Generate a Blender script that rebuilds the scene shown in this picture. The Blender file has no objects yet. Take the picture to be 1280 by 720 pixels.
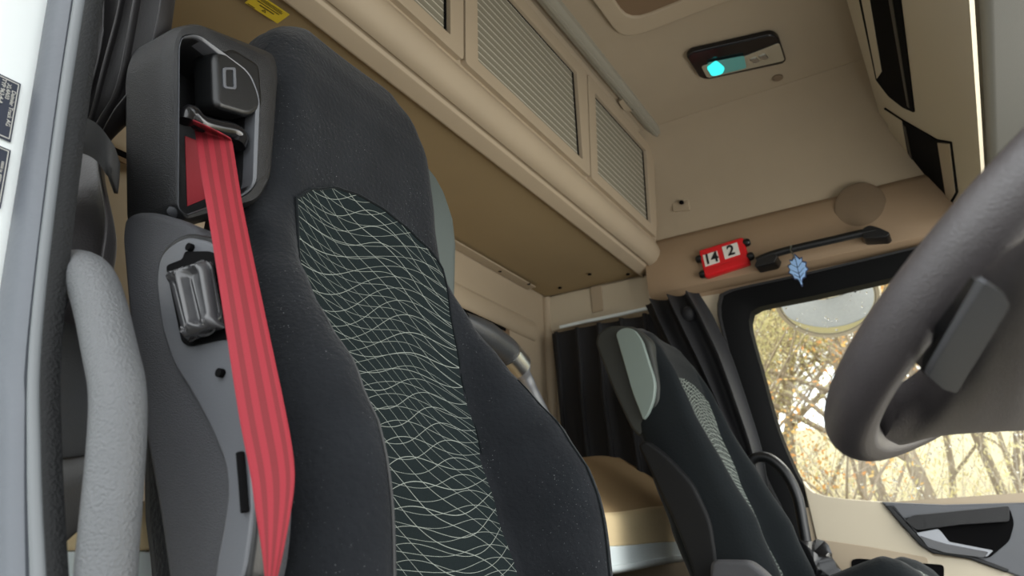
import bpy, bmesh, math, random
from mathutils import Vector, Matrix
random.seed(7)
S = bpy.context.scene
COL = S.collection
PI = math.pi

# ------------------------------------------------------------------ materials
def srgb(r, g, b):
    f = lambda c: (c / 255) / 12.92 if c / 255 <= .04045 else ((c / 255 + .055) / 1.055) ** 2.4
    return (f(r), f(g), f(b), 1)

def node(nt, t, **kw):
    n = nt.nodes.new(t)
    for k, v in kw.items():
        if k in n.inputs: n.inputs[k].default_value = v
        else: setattr(n, k, v)
    return n

def mat(name, col, rough=.5, metal=0, bump=0, scale=200, var=0, sheen=0, spec=.5, coat=0, specks=0, detail=3, emis=0, varscale=None):
    m = bpy.data.materials.new(name); m.use_nodes = True
    nt = m.node_tree; b = nt.nodes['Principled BSDF']; L = nt.links.new
    b.inputs['Base Color'].default_value = col
    b.inputs['Roughness'].default_value = rough
    b.inputs['Metallic'].default_value = metal
    b.inputs['Specular IOR Level'].default_value = spec
    if coat: b.inputs['Coat Weight'].default_value = coat
    if sheen:
        b.inputs['Sheen Weight'].default_value = sheen
        b.inputs['Sheen Roughness'].default_value = .4
    if emis:
        b.inputs['Emission Color'].default_value = col
        b.inputs['Emission Strength'].default_value = emis
    tc = node(nt, 'ShaderNodeTexCoord')
    src = None
    if var:
        nz = node(nt, 'ShaderNodeTexNoise', Scale=varscale or 6, Detail=4)
        L(tc.outputs['Object'], nz.inputs['Vector'])
        mx = node(nt, 'ShaderNodeMix', data_type='RGBA')
        mx.inputs['A'].default_value = tuple(c * (1 - var) for c in col[:3]) + (1,)
        mx.inputs['B'].default_value = tuple(min(1, c * (1 + var)) for c in col[:3]) + (1,)
        L(nz.outputs['Fac'], mx.inputs['Factor']); src = mx.outputs['Result']
    if specks:
        nz = node(nt, 'ShaderNodeTexNoise', Scale=420, Detail=2)
        L(tc.outputs['Object'], nz.inputs['Vector'])
        r = node(nt, 'ShaderNodeMapRange'); r.inputs['From Min'].default_value = .69; r.inputs['From Max'].default_value = .78
        L(nz.outputs['Fac'], r.inputs['Value'])
        n2 = node(nt, 'ShaderNodeTexNoise', Scale=9, Detail=2); L(tc.outputs['Object'], n2.inputs['Vector'])
        r2 = node(nt, 'ShaderNodeMapRange'); r2.inputs['From Min'].default_value = .4; r2.inputs['From Max'].default_value = .7
        L(n2.outputs['Fac'], r2.inputs['Value'])
        mu = node(nt, 'ShaderNodeMath', operation='MULTIPLY'); L(r.outputs[0], mu.inputs[0]); L(r2.outputs[0], mu.inputs[1])
        mu2 = node(nt, 'ShaderNodeMath', operation='MULTIPLY'); L(mu.outputs[0], mu2.inputs[0]); mu2.inputs[1].default_value = specks
        mx = node(nt, 'ShaderNodeMix', data_type='RGBA')
        mx.inputs['A'].default_value = col; mx.inputs['B'].default_value = (.35, .36, .36, 1)
        if src: L(src, mx.inputs['A'])
        L(mu2.outputs[0], mx.inputs['Factor']); src = mx.outputs['Result']
    if src: L(src, b.inputs['Base Color'])
    if bump:
        nz = node(nt, 'ShaderNodeTexNoise', Scale=scale, Detail=detail)
        L(tc.outputs['Object'], nz.inputs['Vector'])
        bp = node(nt, 'ShaderNodeBump', Strength=bump, Distance=.002)
        L(nz.outputs['Fac'], bp.inputs['Height']); L(bp.outputs['Normal'], b.inputs['Normal'])
    return m

M = {}
M['beige'] = mat('beige_plastic', srgb(172, 157, 134), .62, bump=.12, scale=500, var=.06)
M['beige_dark'] = mat('shaded_beige_plastic', srgb(150, 128, 102), .65, bump=.12, scale=500, var=.06)  # darker beige paints shade onto the panel above the passenger door
M['beige_felt'] = mat('beige_headliner', srgb(168, 154, 132), .95, bump=.25, scale=700, var=.06, spec=.2)
M['beige_light'] = mat('pale_beige_plastic', srgb(196, 186, 164), .5, bump=.1, scale=500)
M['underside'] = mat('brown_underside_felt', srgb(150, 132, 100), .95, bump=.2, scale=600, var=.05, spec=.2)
M['beige_shadow'] = mat('shaded_beige_recess', srgb(120, 98, 74), .8)  # beige darkened to paint shade in recesses and on the bunk base
M['cream'] = mat('lit_cream_leatherette', srgb(226, 204, 160), .55, bump=.3, scale=40, var=.05)  # bright tone paints the light falling on the mattress front
M['mattress_top'] = mat('shaded_mattress_cloth', srgb(168, 142, 104), .85, bump=.5, scale=14, var=.1)  # darker tone paints shade onto the mattress top
M['white'] = mat('white_paint', srgb(232, 236, 234), .3, coat=.4, var=.02)
M['white_board'] = mat('white_board', srgb(226, 236, 236), .45)
M['shutter'] = None
M['velour'] = mat('black_velour', srgb(30, 32, 35), .95, bump=.9, scale=140, var=.35, sheen=.12, spec=.12, specks=.9, detail=6, varscale=14)
M['velour_dark'] = mat('dark_velour', srgb(20, 24, 26), .95, bump=.5, scale=160, var=.2, sheen=.08, spec=.15)
M['black'] = mat('black_plastic', srgb(14, 15, 16), .38, bump=.08, scale=400)
M['black_tex'] = mat('grained_black_plastic', srgb(24, 25, 27), .45, bump=.7, scale=900, var=.08)
M['cover_tex'] = mat('speckled_grey_plastic', srgb(62, 63, 67), .5, bump=1.0, scale=900, var=.6, varscale=900)
M['grey_plate'] = mat('smooth_grey_plastic', srgb(86, 88, 92), .36, bump=.1, scale=600)
M['grey_shell'] = mat('grey_green_plastic', srgb(70, 78, 76), .5, bump=.1, scale=500)
M['grey_light'] = mat('pale_grey_green_plastic', srgb(112, 124, 118), .4, bump=.05, scale=400)
M['side_dark'] = mat('charcoal_plastic', srgb(17, 18, 19), .6, bump=.4, scale=800, spec=.2)
M['cheek'] = mat('dark_taupe_plastic', srgb(48, 50, 47), .6, spec=.3, bump=.1, scale=500)
M['hole'] = mat('deep_black', srgb(8, 8, 9), .9, spec=.1)
M['gloss_black'] = mat('glossy_black_plastic', srgb(22, 22, 24), .16)
M['lever'] = mat('satin_dark_metal', srgb(58, 58, 60), .24, coat=.3)
M['grip'] = mat('grained_grey_grip', srgb(84, 86, 88), .38, bump=.9, scale=380, detail=4, var=.08)
M['leather'] = mat('grained_black_leather', srgb(66, 62, 63), .36, spec=.8, bump=.5, scale=700, detail=4, var=.15, varscale=20)
M['satin'] = mat('black_satin_cloth', srgb(24, 22, 23), .5, spec=.35, bump=.15, scale=500, sheen=.05, var=.15)
M['satin_low'] = mat('sheen_black_satin', srgb(44, 41, 42), .36, bump=.2, scale=400, sheen=.15, var=.15)  # lighter copy of the curtain satin, painting sheen on its lower drape
M['satin_dark'] = mat('black_curtain_cloth', srgb(12, 13, 17), .75, bump=.2, scale=300, sheen=.1)
M['grey_cloth'] = mat('dark_grey_cloth', srgb(58, 60, 64), .8, bump=.3, scale=600, var=.1)
M['tie'] = mat('dark_grey_band_cloth', srgb(36, 36, 36), .9, bump=.4, scale=900)
M['rubber_grey'] = mat('ribbed_grey_rubber', srgb(88, 92, 98), .5, bump=.3, scale=90, var=.15)
M['rubber_light'] = mat('smooth_grey_rubber', srgb(98, 102, 104), .4)
M['rubber_black'] = mat('coarse_black_rubber', srgb(14, 15, 16), .7, spec=.25, bump=1.0, scale=350)
M['dark'] = mat('dark_gasket', srgb(7, 8, 9), .7, spec=.12)
M['chrome'] = mat('satin_silver_metal', srgb(190, 192, 190), .28, metal=1)
M['satin_grey'] = mat('satin_grey_metal', srgb(150, 152, 156), .35, metal=.7)
M['alu'] = mat('brushed_grey_aluminium', srgb(150, 146, 132), .55)
M['red_plastic'] = mat('bright_red_plastic', srgb(214, 26, 34), .4)
M['card'] = mat('white_card', srgb(226, 224, 216), .7)
M['ink'] = mat('black_ink', srgb(16, 16, 18), .7)
M['yellow'] = mat('yellow_sticker', srgb(216, 190, 44), .5)
M['sticker_ink'] = mat('dark_sticker_ink', srgb(70, 60, 24), .6)
M['blue'] = mat('powder_blue_card', srgb(150, 188, 232), .7, var=.08)
M['blue_dark'] = mat('dark_blue_ink', srgb(34, 48, 84), .7)
M['label'] = mat('slate_label', srgb(52, 56, 68), .4, var=.1)
M['label_print'] = mat('pale_print', srgb(190, 188, 180), .5)
M['asphalt'] = mat('grey_asphalt', srgb(128, 128, 126), .9, bump=.5, scale=40, var=.15)
M['speaker'] = mat('brown_grille', srgb(128, 110, 88), .85, bump=.9, scale=900)
M['visor'] = mat('dark_grey_visor', srgb(84, 84, 80), .75, bump=.2, scale=500)
M['bark'] = mat('grey_brown_bark', srgb(160, 146, 126), .9, var=.25)
M['twig'] = mat('pale_grey_twigs', srgb(186, 176, 156), .9)
M['bag'] = mat('black_plastic_film', srgb(18, 18, 20), .22)
M['cup_grey'] = mat('dark_grey_leather', srgb(48,50,52), .4, bump=.3, scale=200)

def leafmat(name, c1, c2):
    m = bpy.data.materials.new(name); m.use_nodes = True
    nt = m.node_tree; L = nt.links.new; b = nt.nodes['Principled BSDF']; b.inputs['Roughness'].default_value = .7
    g = node(nt, 'ShaderNodeNewGeometry'); r = node(nt, 'ShaderNodeMix', data_type='RGBA')
    r.inputs['A'].default_value = c1; r.inputs['B'].default_value = c2
    L(g.outputs['Random Per Island'], r.inputs['Factor']); L(r.outputs['Result'], b.inputs['Base Color'])
    tr = node(nt, 'ShaderNodeBsdfTranslucent'); L(r.outputs['Result'], tr.inputs['Color'])
    mx = node(nt, 'ShaderNodeMixShader'); mx.inputs[0].default_value = .6
    out = nt.nodes['Material Output']
    L(b.outputs[0], mx.inputs[1]); L(tr.outputs[0], mx.inputs[2]); L(mx.outputs[0], out.inputs['Surface'])
    return m
M['leaf_yellow'] = leafmat('yellow_leaves', srgb(236, 226, 164), srgb(242, 238, 208))
M['leaf_olive'] = leafmat('olive_leaves', srgb(206, 204, 150), srgb(236, 226, 182))
M['leaf_orange'] = leafmat('orange_leaves', srgb(222, 156, 90), srgb(230, 200, 130))
M['litter'] = mat('orange_leaf_litter', srgb(138, 128, 92), .95, bump=1, scale=30, var=.35, varscale=25)

def shutter_mat():
    m = mat('ribbed_grey_shutter', srgb(136, 132, 116), .45)
    nt = m.node_tree; L = nt.links.new; b = nt.nodes['Principled BSDF']
    tc = node(nt, 'ShaderNodeTexCoord'); sp = node(nt, 'ShaderNodeSeparateXYZ'); L(tc.outputs['UV'], sp.inputs[0])
    mu = node(nt, 'ShaderNodeMath', operation='MULTIPLY'); mu.inputs[1].default_value = 14; L(sp.outputs['Y'], mu.inputs[0])
    fr = node(nt, 'ShaderNodeMath', operation='FRACT'); L(mu.outputs[0], fr.inputs[0])
    cr = node(nt, 'ShaderNodeValToRGB'); L(fr.outputs[0], cr.inputs[0])
    e = cr.color_ramp.elements
    e[0].position = 0; e[0].color = srgb(100, 96, 82); e[1].position = 1; e[1].color = srgb(112, 108, 94)
    a = e.new(.12); a.color = srgb(126, 122, 106); a = e.new(.78); a.color = srgb(132, 128, 112); a = e.new(.88); a.color = srgb(224, 220, 204)
    L(cr.outputs[0], b.inputs['Base Color'])
    bp = node(nt, 'ShaderNodeBump', Strength=.6, Distance=.004); L(fr.outputs[0], bp.inputs['Height']); L(bp.outputs[0], b.inputs['Normal'])
    return m
M['shutter'] = shutter_mat()

def weave_mat(name, line, base, s=1.0, bend=1.0, wid=.02):
    """dark cloth with a net of thin pale wavy lines (woven pattern of the seat centre)"""
    m = mat(name, base, .95, bump=.4, scale=700, spec=.15)
    nt = m.node_tree; L = nt.links.new; b = nt.nodes['Principled BSDF']
    tc = node(nt, 'ShaderNodeTexCoord'); sp = node(nt, 'ShaderNodeSeparateXYZ'); L(tc.outputs['UV'], sp.inputs[0])
    U, V = sp.outputs['X'], sp.outputs['Y']
    def ma(op, a, c=None):
        n = node(nt, 'ShaderNodeMath', operation=op)
        for i, q in enumerate((a, c)):
            if q is None: continue
            if isinstance(q, (int, float)): n.inputs[i].default_value = q
            else: L(q, n.inputs[i])
        return n.outputs[0]
    def sine(ku, kv, ph, amp):
        t = ma('ADD', ma('ADD', ma('MULTIPLY', U, ku), ma('MULTIPLY', V, kv)), ph)
        return ma('MULTIPLY', ma('SINE', t), amp * bend)
    def fam(ku, kv, waves, width):
        t = ma('ADD', ma('MULTIPLY', U, ku * s), ma('MULTIPLY', V, kv * s))
        for w in waves: t = ma('ADD', t, sine(*w))
        f = ma('ABSOLUTE', ma('SUBTRACT', ma('FRACT', t), .5))
        r = node(nt, 'ShaderNodeMapRange'); r.inputs['From Min'].default_value = .5 - width; r.inputs['From Max'].default_value = .5 - width * .55
        L(f, r.inputs['Value']); return r.outputs[0]
    # U is metres across the panel, V metres up the panel
    a = fam(2, 50, [(17, 4, 0.4, .85), (8, 22, 1.0, .5), (31, 9, 2.0, .22)], wid)
    c = fam(25, 37, [(14, 14, 2.2, .9), (24, -10, .3, .35)], wid)
    d = fam(-9, 43, [(20, -7, 3.2, .8), (9, 27, 0.2, .4)], wid)
    mx = ma('MAXIMUM', ma('MAXIMUM', a, c), d)
    mix = node(nt, 'ShaderNodeMix', data_type='RGBA'); mix.inputs['A'].default_value = base; mix.inputs['B'].default_value = line
    L(ma('MULTIPLY', mx, .8), mix.inputs['Factor']); L(mix.outputs['Result'], b.inputs['Base Color'])
    return m
M['weave'] = weave_mat('wavy_line_cloth', srgb(150, 156, 148), srgb(22, 30, 31))
M['weave_far'] = weave_mat('fine_wavy_cloth', srgb(126, 132, 126), srgb(26, 32, 32), s=2.0, bend=2.2, wid=.11)

def belt_mat():
    m = mat('red_webbing', srgb(130, 16, 30), .75, bump=.3, scale=900, sheen=0)
    nt = m.node_tree; L = nt.links.new; b = nt.nodes['Principled BSDF']
    tc = node(nt, 'ShaderNodeTexCoord'); sp = node(nt, 'ShaderNodeSeparateXYZ'); L(tc.outputs['UV'], sp.inputs[0])
    cr = node(nt, 'ShaderNodeValToRGB'); L(sp.outputs['X'], cr.inputs[0]); cr.color_ramp.interpolation = 'CONSTANT'
    e = cr.color_ramp.elements; hi = srgb(130, 16, 32); lo = srgb(104, 6, 18)
    e[0].color = hi; e[1].position = .2; e[1].color = lo
    for p, c in ((.34, hi), (.5, lo), (.66, hi), (.8, lo), (.9, hi)):
        q = e.new(p); q.color = c
    L(cr.outputs[0], b.inputs['Base Color'])
    return m
M['belt'] = belt_mat()
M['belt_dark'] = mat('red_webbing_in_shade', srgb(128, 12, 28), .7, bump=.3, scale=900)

def glass_mat():
    m = bpy.data.materials.new('clear_glass'); m.use_nodes = True
    nt = m.node_tree; nt.nodes.remove(nt.nodes['Principled BSDF']); L = nt.links.new
    t = node(nt, 'ShaderNodeBsdfTransparent'); t.inputs[0].default_value = (.96, .98, .97, 1)
    g = node(nt, 'ShaderNodeBsdfGlossy', Roughness=.02)
    f = node(nt, 'ShaderNodeFresnel', IOR=1.35); mx = node(nt, 'ShaderNodeMixShader')
    L(f.outputs[0], mx.inputs[0]); L(t.outputs[0], mx.inputs[1]); L(g.outputs[0], mx.inputs[2])
    L(mx.outputs[0], nt.nodes['Material Output'].inputs['Surface'])
    return m
M['glass'] = glass_mat()
m = bpy.data.materials.new('rain_water'); m.use_nodes = True
b = m.node_tree.nodes['Principled BSDF']; b.inputs['Transmission Weight'].default_value = 1; b.inputs['Roughness'].default_value = 0; b.inputs['IOR'].default_value = 1.33
M['water'] = m
M['mirror'] = mat('mirror_glass', (.8, .82, .8, 1), .03, metal=1)
M['lens'] = mat('clear_lamp_lens', srgb(196, 190, 170), .15, metal=.5)
M['cyan'] = mat('cyan_led_glow', srgb(60, 240, 236), .3, emis=1.0)
M['cyan_dim'] = mat('dim_cyan_lens', srgb(90, 150, 144), .15, emis=.15)

# ------------------------------------------------------------------ mesh helpers
def obj(name, verts, faces, m, parent=None, smooth=True, bevel=0, sub=0, solid=0, uv=None, seg=2, angle=None, mats=None, fmat=None):
    me = bpy.data.meshes.new(name)
    me.from_pydata([tuple(v) for v in verts], [], faces)
    me.materials.append(m)
    for q in mats or []: me.materials.append(q)
    if fmat:
        for p, i in zip(me.polygons, fmat): p.material_index = i
    bm = bmesh.new(); bm.from_mesh(me)
    bmesh.ops.remove_doubles(bm, verts=bm.verts, dist=1e-6)
    if solid == 0 and uv is None: bmesh.ops.recalc_face_normals(bm, faces=bm.faces)
    bm.to_mesh(me) if uv is None else None
    bm.free()
    if uv:
        ul = me.uv_layers.new(name='UVMap')
        for l in me.loops: ul.data[l.index].uv = uv[l.vertex_index]
    if smooth:
        for p in me.polygons: p.use_smooth = True
    o = bpy.data.objects.new(name, me); COL.objects.link(o)
    if solid:
        d = o.modifiers.new('solid', 'SOLIDIFY'); d.thickness = abs(solid); d.offset = 0 if solid > 0 else 1
    if bevel:
        d = o.modifiers.new('bevel', 'BEVEL'); d.width = bevel; d.segments = seg; d.limit_method = 'ANGLE'; d.angle_limit = math.radians(35)
    if sub:
        d = o.modifiers.new('sub', 'SUBSURF'); d.levels = sub; d.render_levels = sub
    if smooth and not sub:
        d = o.modifiers.new('wn', 'WEIGHTED_NORMAL'); d.keep_sharp = True
        if angle is not None or bevel == 0:
            try: me.set_sharp_from_angle(angle=math.radians(angle or 40))
            except Exception: pass
    if parent:
        o.parent = parent
        o.matrix_parent_inverse = parent.matrix_basis.inverted()
    return o

def thing(name, label, cat, loc, group=None):
    o = bpy.data.objects.new(name, None); COL.objects.link(o)
    o.location = loc; o.empty_display_size = .05
    o['label'] = label; o['category'] = cat
    if group: o['group'] = group
    return o

def tag(o, label, cat, group=None):
    o['label'] = label; o['category'] = cat
    if group: o['group'] = group
    return o

def struct(o):
    o['kind'] = 'structure'; return o

def grid(rows, closed=False, uv=None):
    n = len(rows[0]); V = [p for r in rows for p in r]; F = []
    for i in range(len(rows) - 1):
        for j in range(n if closed else n - 1):
            k = (j + 1) % n
            F.append((i * n + j, i * n + k, (i + 1) * n + k, (i + 1) * n + j))
    return V, F

def loft(name, rows, m, parent=None, closed=True, caps=True, **kw):
    V, F = grid(rows, closed); n = len(rows[0])
    if caps and closed:
        F.append(tuple(range(n - 1, -1, -1))); F.append(tuple((len(rows) - 1) * n + j for j in range(n)))
    return obj(name, V, F, m, parent, **kw)

def spline(pts, n):
    """catmull-rom through pts, n samples per span"""
    P_ = [Vector(p) for p in pts]; out = []
    for i in range(len(P_) - 1):
        a = P_[i - 1] if i else P_[0] * 2 - P_[1]; b, c = P_[i], P_[i + 1]
        d = P_[i + 2] if i + 2 < len(P_) else c * 2 - b
        for k in range(n):
            t = k / n
            out.append(.5 * (2 * b + (c - a) * t + (2 * a - 5 * b + 4 * c - d) * t * t + (3 * b - a - 3 * c + d) * t ** 3))
    out.append(P_[-1]); return out

def loop_spline(pts, n):
    P_ = [Vector(p) for p in pts]; N = len(P_); out = []
    for i in range(N):
        a, b, c, d = P_[i - 1], P_[i], P_[(i + 1) % N], P_[(i + 2) % N]
        for k in range(n):
            t = k / n
            out.append(.5 * (2 * b + (c - a) * t + (2 * a - 5 * b + 4 * c - d) * t * t + (3 * b - a - 3 * c + d) * t ** 3))
    return out

def rounded(pts, r=.02, n=4):
    """polygon with its corners rounded"""
    P_ = [Vector(p) for p in pts]; N = len(P_); out = []
    for i in range(N):
        a, b, c = P_[i - 1], P_[i], P_[(i + 1) % N]
        la, lc = (a - b).length, (c - b).length
        rr = min(r, la * .45, lc * .45)
        p0 = b + (a - b) / la * rr; p1 = b + (c - b) / lc * rr
        for k in range(n + 1):
            t = k / n; out.append(p0 * (1 - t) ** 2 + b * 2 * t * (1 - t) + p1 * t * t)
    return out

def tube_rows(pts, r, seg=16, flat=1, up=None):
    rows = []; pts = [Vector(p) for p in pts]; N = len(pts); prev = None
    for i, p in enumerate(pts):
        t = (pts[min(i + 1, N - 1)] - pts[max(i - 1, 0)]).normalized()
        if prev is None:
            u = Vector(up) if up else (Vector((0, 0, 1)) if abs(t.z) < .8 else Vector((1, 0, 0)))
        else: u = prev
        u = (u - t * u.dot(t)).normalized(); prev = u; w = t.cross(u)
        rr = r[i] if isinstance(r, (list, tuple)) else r
        rows.append([p + u * rr * math.cos(a) + w * rr * flat * math.sin(a) for a in [2 * PI * k / seg for k in range(seg)]])
    return rows

def tube(name, pts, r, m, parent=None, seg=16, flat=1, up=None, **kw):
    return loft(name, tube_rows(pts, r, seg, flat, up), m, parent, **kw)

def plate(name, outline, off, m, parent=None, bevel=.004, **kw):
    """a solid plate: outline polygon extruded by the vector off"""
    A = [Vector(p) for p in outline]; off = Vector(off); n = len(A)
    V = A + [p + off for p in A]
    F = [tuple(range(n)), tuple(range(2 * n - 1, n - 1, -1))] + [(i, (i + 1) % n, n + (i + 1) % n, n + i) for i in range(n)]
    return obj(name, V, F, m, parent, bevel=bevel, **kw)

def ringplate(name, outer, inner, off, m, parent=None, bevel=.003, **kw):
    """a frame between two outlines with the same number of points"""
    off = Vector(off); O = [Vector(p) for p in outer]; I = [Vector(p) for p in inner]
    return loft(name, [O, I, [p + off for p in I], [p + off for p in O], O], m, parent, caps=False, bevel=bevel, **kw)

def box(name, c, s, m, parent=None, bevel=.004, rot=None, **kw):
    R_ = rot or Matrix.Identity(3)
    V = [Vector(c) + R_ @ Vector((sx * s[0] / 2, sy * s[1] / 2, sz * s[2] / 2)) for sx in (-1, 1) for sy in (-1, 1) for sz in (-1, 1)]
    F = [(0, 1, 3, 2), (4, 6, 7, 5), (0, 4, 5, 1), (2, 3, 7, 6), (0, 2, 6, 4), (1, 5, 7, 3)]
    return obj(name, V, F, m, parent, bevel=bevel, **kw)

def disc_rows(c, n, radii, offs, seg=28):
    c = Vector(c); n = Vector(n).normalized(); u = n.orthogonal().normalized(); w = n.cross(u)
    return [[c + n * o + (u * math.cos(a) + w * math.sin(a)) * r for a in [2 * PI * k / seg for k in range(seg)]] for r, o in zip(radii, offs)]

def lathe(name, c, n, radii, offs, m, parent=None, seg=28, **kw):
    return loft(name, disc_rows(c, n, radii, offs, seg), m, parent, **kw)

def text(name, body, size, loc, xdir, ydir, m, parent, depth=.0004, align='CENTER', bold=0):
    cu = bpy.data.curves.new(name, 'FONT'); cu.body = body; cu.size = size; cu.offset = bold; cu.extrude = depth
    cu.align_x = align; cu.align_y = 'CENTER'; cu.materials.append(m)
    o = bpy.data.objects.new(name, cu); COL.objects.link(o)
    o.data.resolution_u = 4
    me = bpy.data.meshes.new_from_object(o); bpy.data.objects.remove(o); me.name = name
    if not me.materials: me.materials.append(m)
    o = bpy.data.objects.new(name, me); COL.objects.link(o)
    x = Vector(xdir).normalized(); y = Vector(ydir); y = (y - x * y.dot(x)).normalized(); z = x.cross(y)
    o.matrix_world = Matrix(((x.x, y.x, z.x, loc[0]), (x.y, y.y, z.y, loc[1]), (x.z, y.z, z.z, loc[2]), (0, 0, 0, 1)))
    if parent:
        o.parent = parent; o.matrix_parent_inverse = parent.matrix_basis.inverted()
    return o

def interp(x, tab):
    if x <= tab[0][0]: return tab[0][1]
    for (a, fa), (b, fb) in zip(tab, tab[1:]):
        if x <= b: 
            t = (x - a) / (b - a); t = t * t * (3 - 2 * t) * .5 + t * .5
            return fa + (fb - fa) * t
    return tab[-1][1]

# ------------------------------------------------------------------ cab shell
ZC = 1.92; YW = 2.28; XR = -1.39
# floor of the cab
struct(obj('floor', [(XR, .02, 0), (.9, .02, 0), (.9, YW, 0), (XR, YW, 0)], [(0, 1, 2, 3)], M['dark'], solid=-.03, smooth=False))
# ceiling: flat middle, then a shoulder that curves down to the side walls
prof = [(.02, 1.58), (.05, 1.70), (.12, 1.82), (.25, 1.895), (.42, ZC), (1.1, ZC + .01), (1.86, ZC), (1.96, 1.914), (2.04, 1.893), (2.10, 1.85), (2.15, 1.78), (2.19, 1.69), (2.225, 1.59)]
prof = [(p.x, p.y) for p in spline([(a, b, 0) for a, b in prof], 4)]
xs = [-1.36, -1.2, -1.0, -.8, -.6, -.4, -.2, -.05, .1]
V, F = grid([[(x, y, z) for y, z in prof] for x in xs])
struct(obj('ceiling', V, F, M['beige_felt']))
# roof hatch recess in the middle of the ceiling
hatch_out = rounded([(-.655, .60, ZC + .004), (-.655, 1.455, ZC + .004), (-.03, 1.455, ZC + .004), (-.03, .60, ZC + .004)], .07)
hatch_in = rounded([(-.605, .66, ZC + .004), (-.605, 1.385, ZC + .004), (-.08, 1.385, ZC + .004), (-.08, .66, ZC + .004)], .06)
h = thing('roof_hatch', 'brown framed roof hatch set in the beige cab ceiling beside the lamp', 'roof hatch', (-.3, 1.0, ZC))
ringplate('frame', hatch_out, hatch_in, (0, 0, -.014), M['beige'], h, bevel=.006)
plate('panel', hatch_in, (0, 0, -.006), M['beige_shadow'], h, bevel=0)

# rear wall
struct(obj('wall_rear', [(XR, 0, .0), (XR, YW, 0), (XR, YW, 1.95), (XR, 0, 1.95)], [(0, 1, 2, 3)], M['beige'], solid=.004, smooth=False))
# ledge moulding across the rear wall, with its slot
rz = 1.30
prow = []
for y in (.03, 2.17):
    prow.append([(XR + .001, y, rz + .075), (XR + .010, y, rz + .06), (XR + .014, y, rz + .03), (XR + .012, y, rz + .008), (XR + .006, y, rz), (XR + .001, y, rz - .004)])
V, F = grid(prow); struct(obj('trim_1', V, F, M['beige'], solid=.003))
sl = thing('wall_slot', 'long black slot in the beige rear wall above the bunk', 'slot', (-1.355, 1.6, 1.27))
box('recess', (-1.353, 1.0, 1.262), (.006, 1.84, .026), M['beige_shadow'], sl, bevel=.002)
box('opening', (-1.3495, 1.0, 1.266), (.004, 1.78, .012), M['hole'], sl, bevel=0)

# passenger side wall: rear section and the upper panel above the door
struct(obj('wall_passenger', [(XR, YW, 0), (-.54, YW, 0), (-.56, YW, .60), (-.68, YW, 1.25), (-.70, YW, 1.66), (XR, YW, 1.66)], [(0, 1, 2, 3, 4, 5)], M['beige'], solid=.004, smooth=False))
up = [[(x, y, z) for (y, z) in ((2.225, 1.60), (2.21, 1.58), (2.2, 1.52), (2.2, 1.45), (2.205, 1.40), (2.24, 1.385))] for x in (-.92, -.7, -.5, -.3, -.1, .1)]
V, F = grid(up); struct(obj('trim_2', V, F, M['beige_dark'], solid=-.01))
struct(plate('trim_12', [(-.80, 2.238, 1.33), (.12, 2.238, 1.36), (.12, 2.238, 1.44), (-.80, 2.238, 1.44)], (0, .01, 0), M['beige_dark'], bevel=.001))
# rear upper side panel between the locker and the curtain rail
struct(plate('trim_3', [(-1.3877,2.262,1.4954),(-1.3506,2.262,1.5012),(-0.9336,2.262,1.4988),(-0.9407,2.262,1.3634),(-0.9849,2.262,1.3661),(-1.3588,2.262,1.3548),(-1.3839,2.262,1.3595)], (0, .012, 0), M['beige_light'], bevel=.006))
struct(plate('trim_4', [(-1.1767,2.255,1.4986),(-1.1287,2.255,1.498),(-1.1302,2.255,1.3936),(-1.1742,2.255,1.3927)], (0, .006, 0), M['beige'], bevel=.002))
struct(plate('trim_11', [(-0.7719,2.235,1.364),(-0.6678,2.235,1.3598),(-0.6766,2.235,1.2032),(-0.6517,2.235,0.9765),(-0.6055,2.235,0.7124),(-0.5702,2.235,0.425),(-0.6417,2.235,0.427),(-0.6599,2.235,0.7423),(-0.7141,2.235,1.0401)], (0, .02, 0), M['beige_light'], bevel=.004))
# rounded post in the rear corner
struct(tube('trim_5', [(XR + .008, YW - .008, .3), (XR + .008, YW - .008, 1.50)], .022, M['beige'], seg=14))
# driver side wall, behind the door opening
struct(obj('wall_driver', [(XR, .03, 0), (-.86, .03, 0), (-.95, .03, 1.7), (XR, .03, 1.7)], [(0, 1, 2, 3)], M['beige'], solid=.004, smooth=False))
# roof outside
struct(obj('roof', [(XR - .04, -.20, 2.0), (.9, -.20, 2.0), (.9, YW + .04, 2.0), (XR - .04, YW + .04, 2.0)], [(0, 1, 2, 3)], M['white'], solid=-.03, smooth=False))
struct(obj('wall_header', [(-1.42, -.20, 1.56), (.9, -.20, 1.56), (.9, -.20, 1.98), (-1.42, -.20, 1.98)], [(0, 1, 2, 3)], M['white'], solid=-.02, smooth=False))

# door pillar of the driver's side: painted panel and three sealing strips
e0 = spline([(-0.811,0,1.1559),(-0.8051,0,1.0831),(-0.7892,0,0.8893),(-0.7555,0,0.6738),(-0.7232,0,0.5606),(-0.6895,0,0.4632),(-0.6712,0,0.4171)], 6)
e1 = spline([(-0.7535,0,1.1259),(-0.7495,0,1.0569),(-0.7325,0,0.8702),(-0.7035,0,0.6642),(-0.6737,0,0.5556),(-0.6404,0,0.4619),(-0.6236,0,0.4175)], 6)
e2 = spline([(-0.7325,0,1.1149),(-0.7292,0,1.0473),(-0.7157,0,0.8646),(-0.6875,0,0.6613),(-0.6545,0,0.5536),(-0.6178,0,0.4613),(-0.6002,0,0.4177)], 6)
e3 = spline([(-0.7105,0,1.1034),(-0.7079,0,1.0372),(-0.6948,0,0.8575),(-0.6719,0,0.6584),(-0.6405,-0,0.5522),(-0.6052,0,0.4609),(-0.5873,0,0.4179)], 6)
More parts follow.
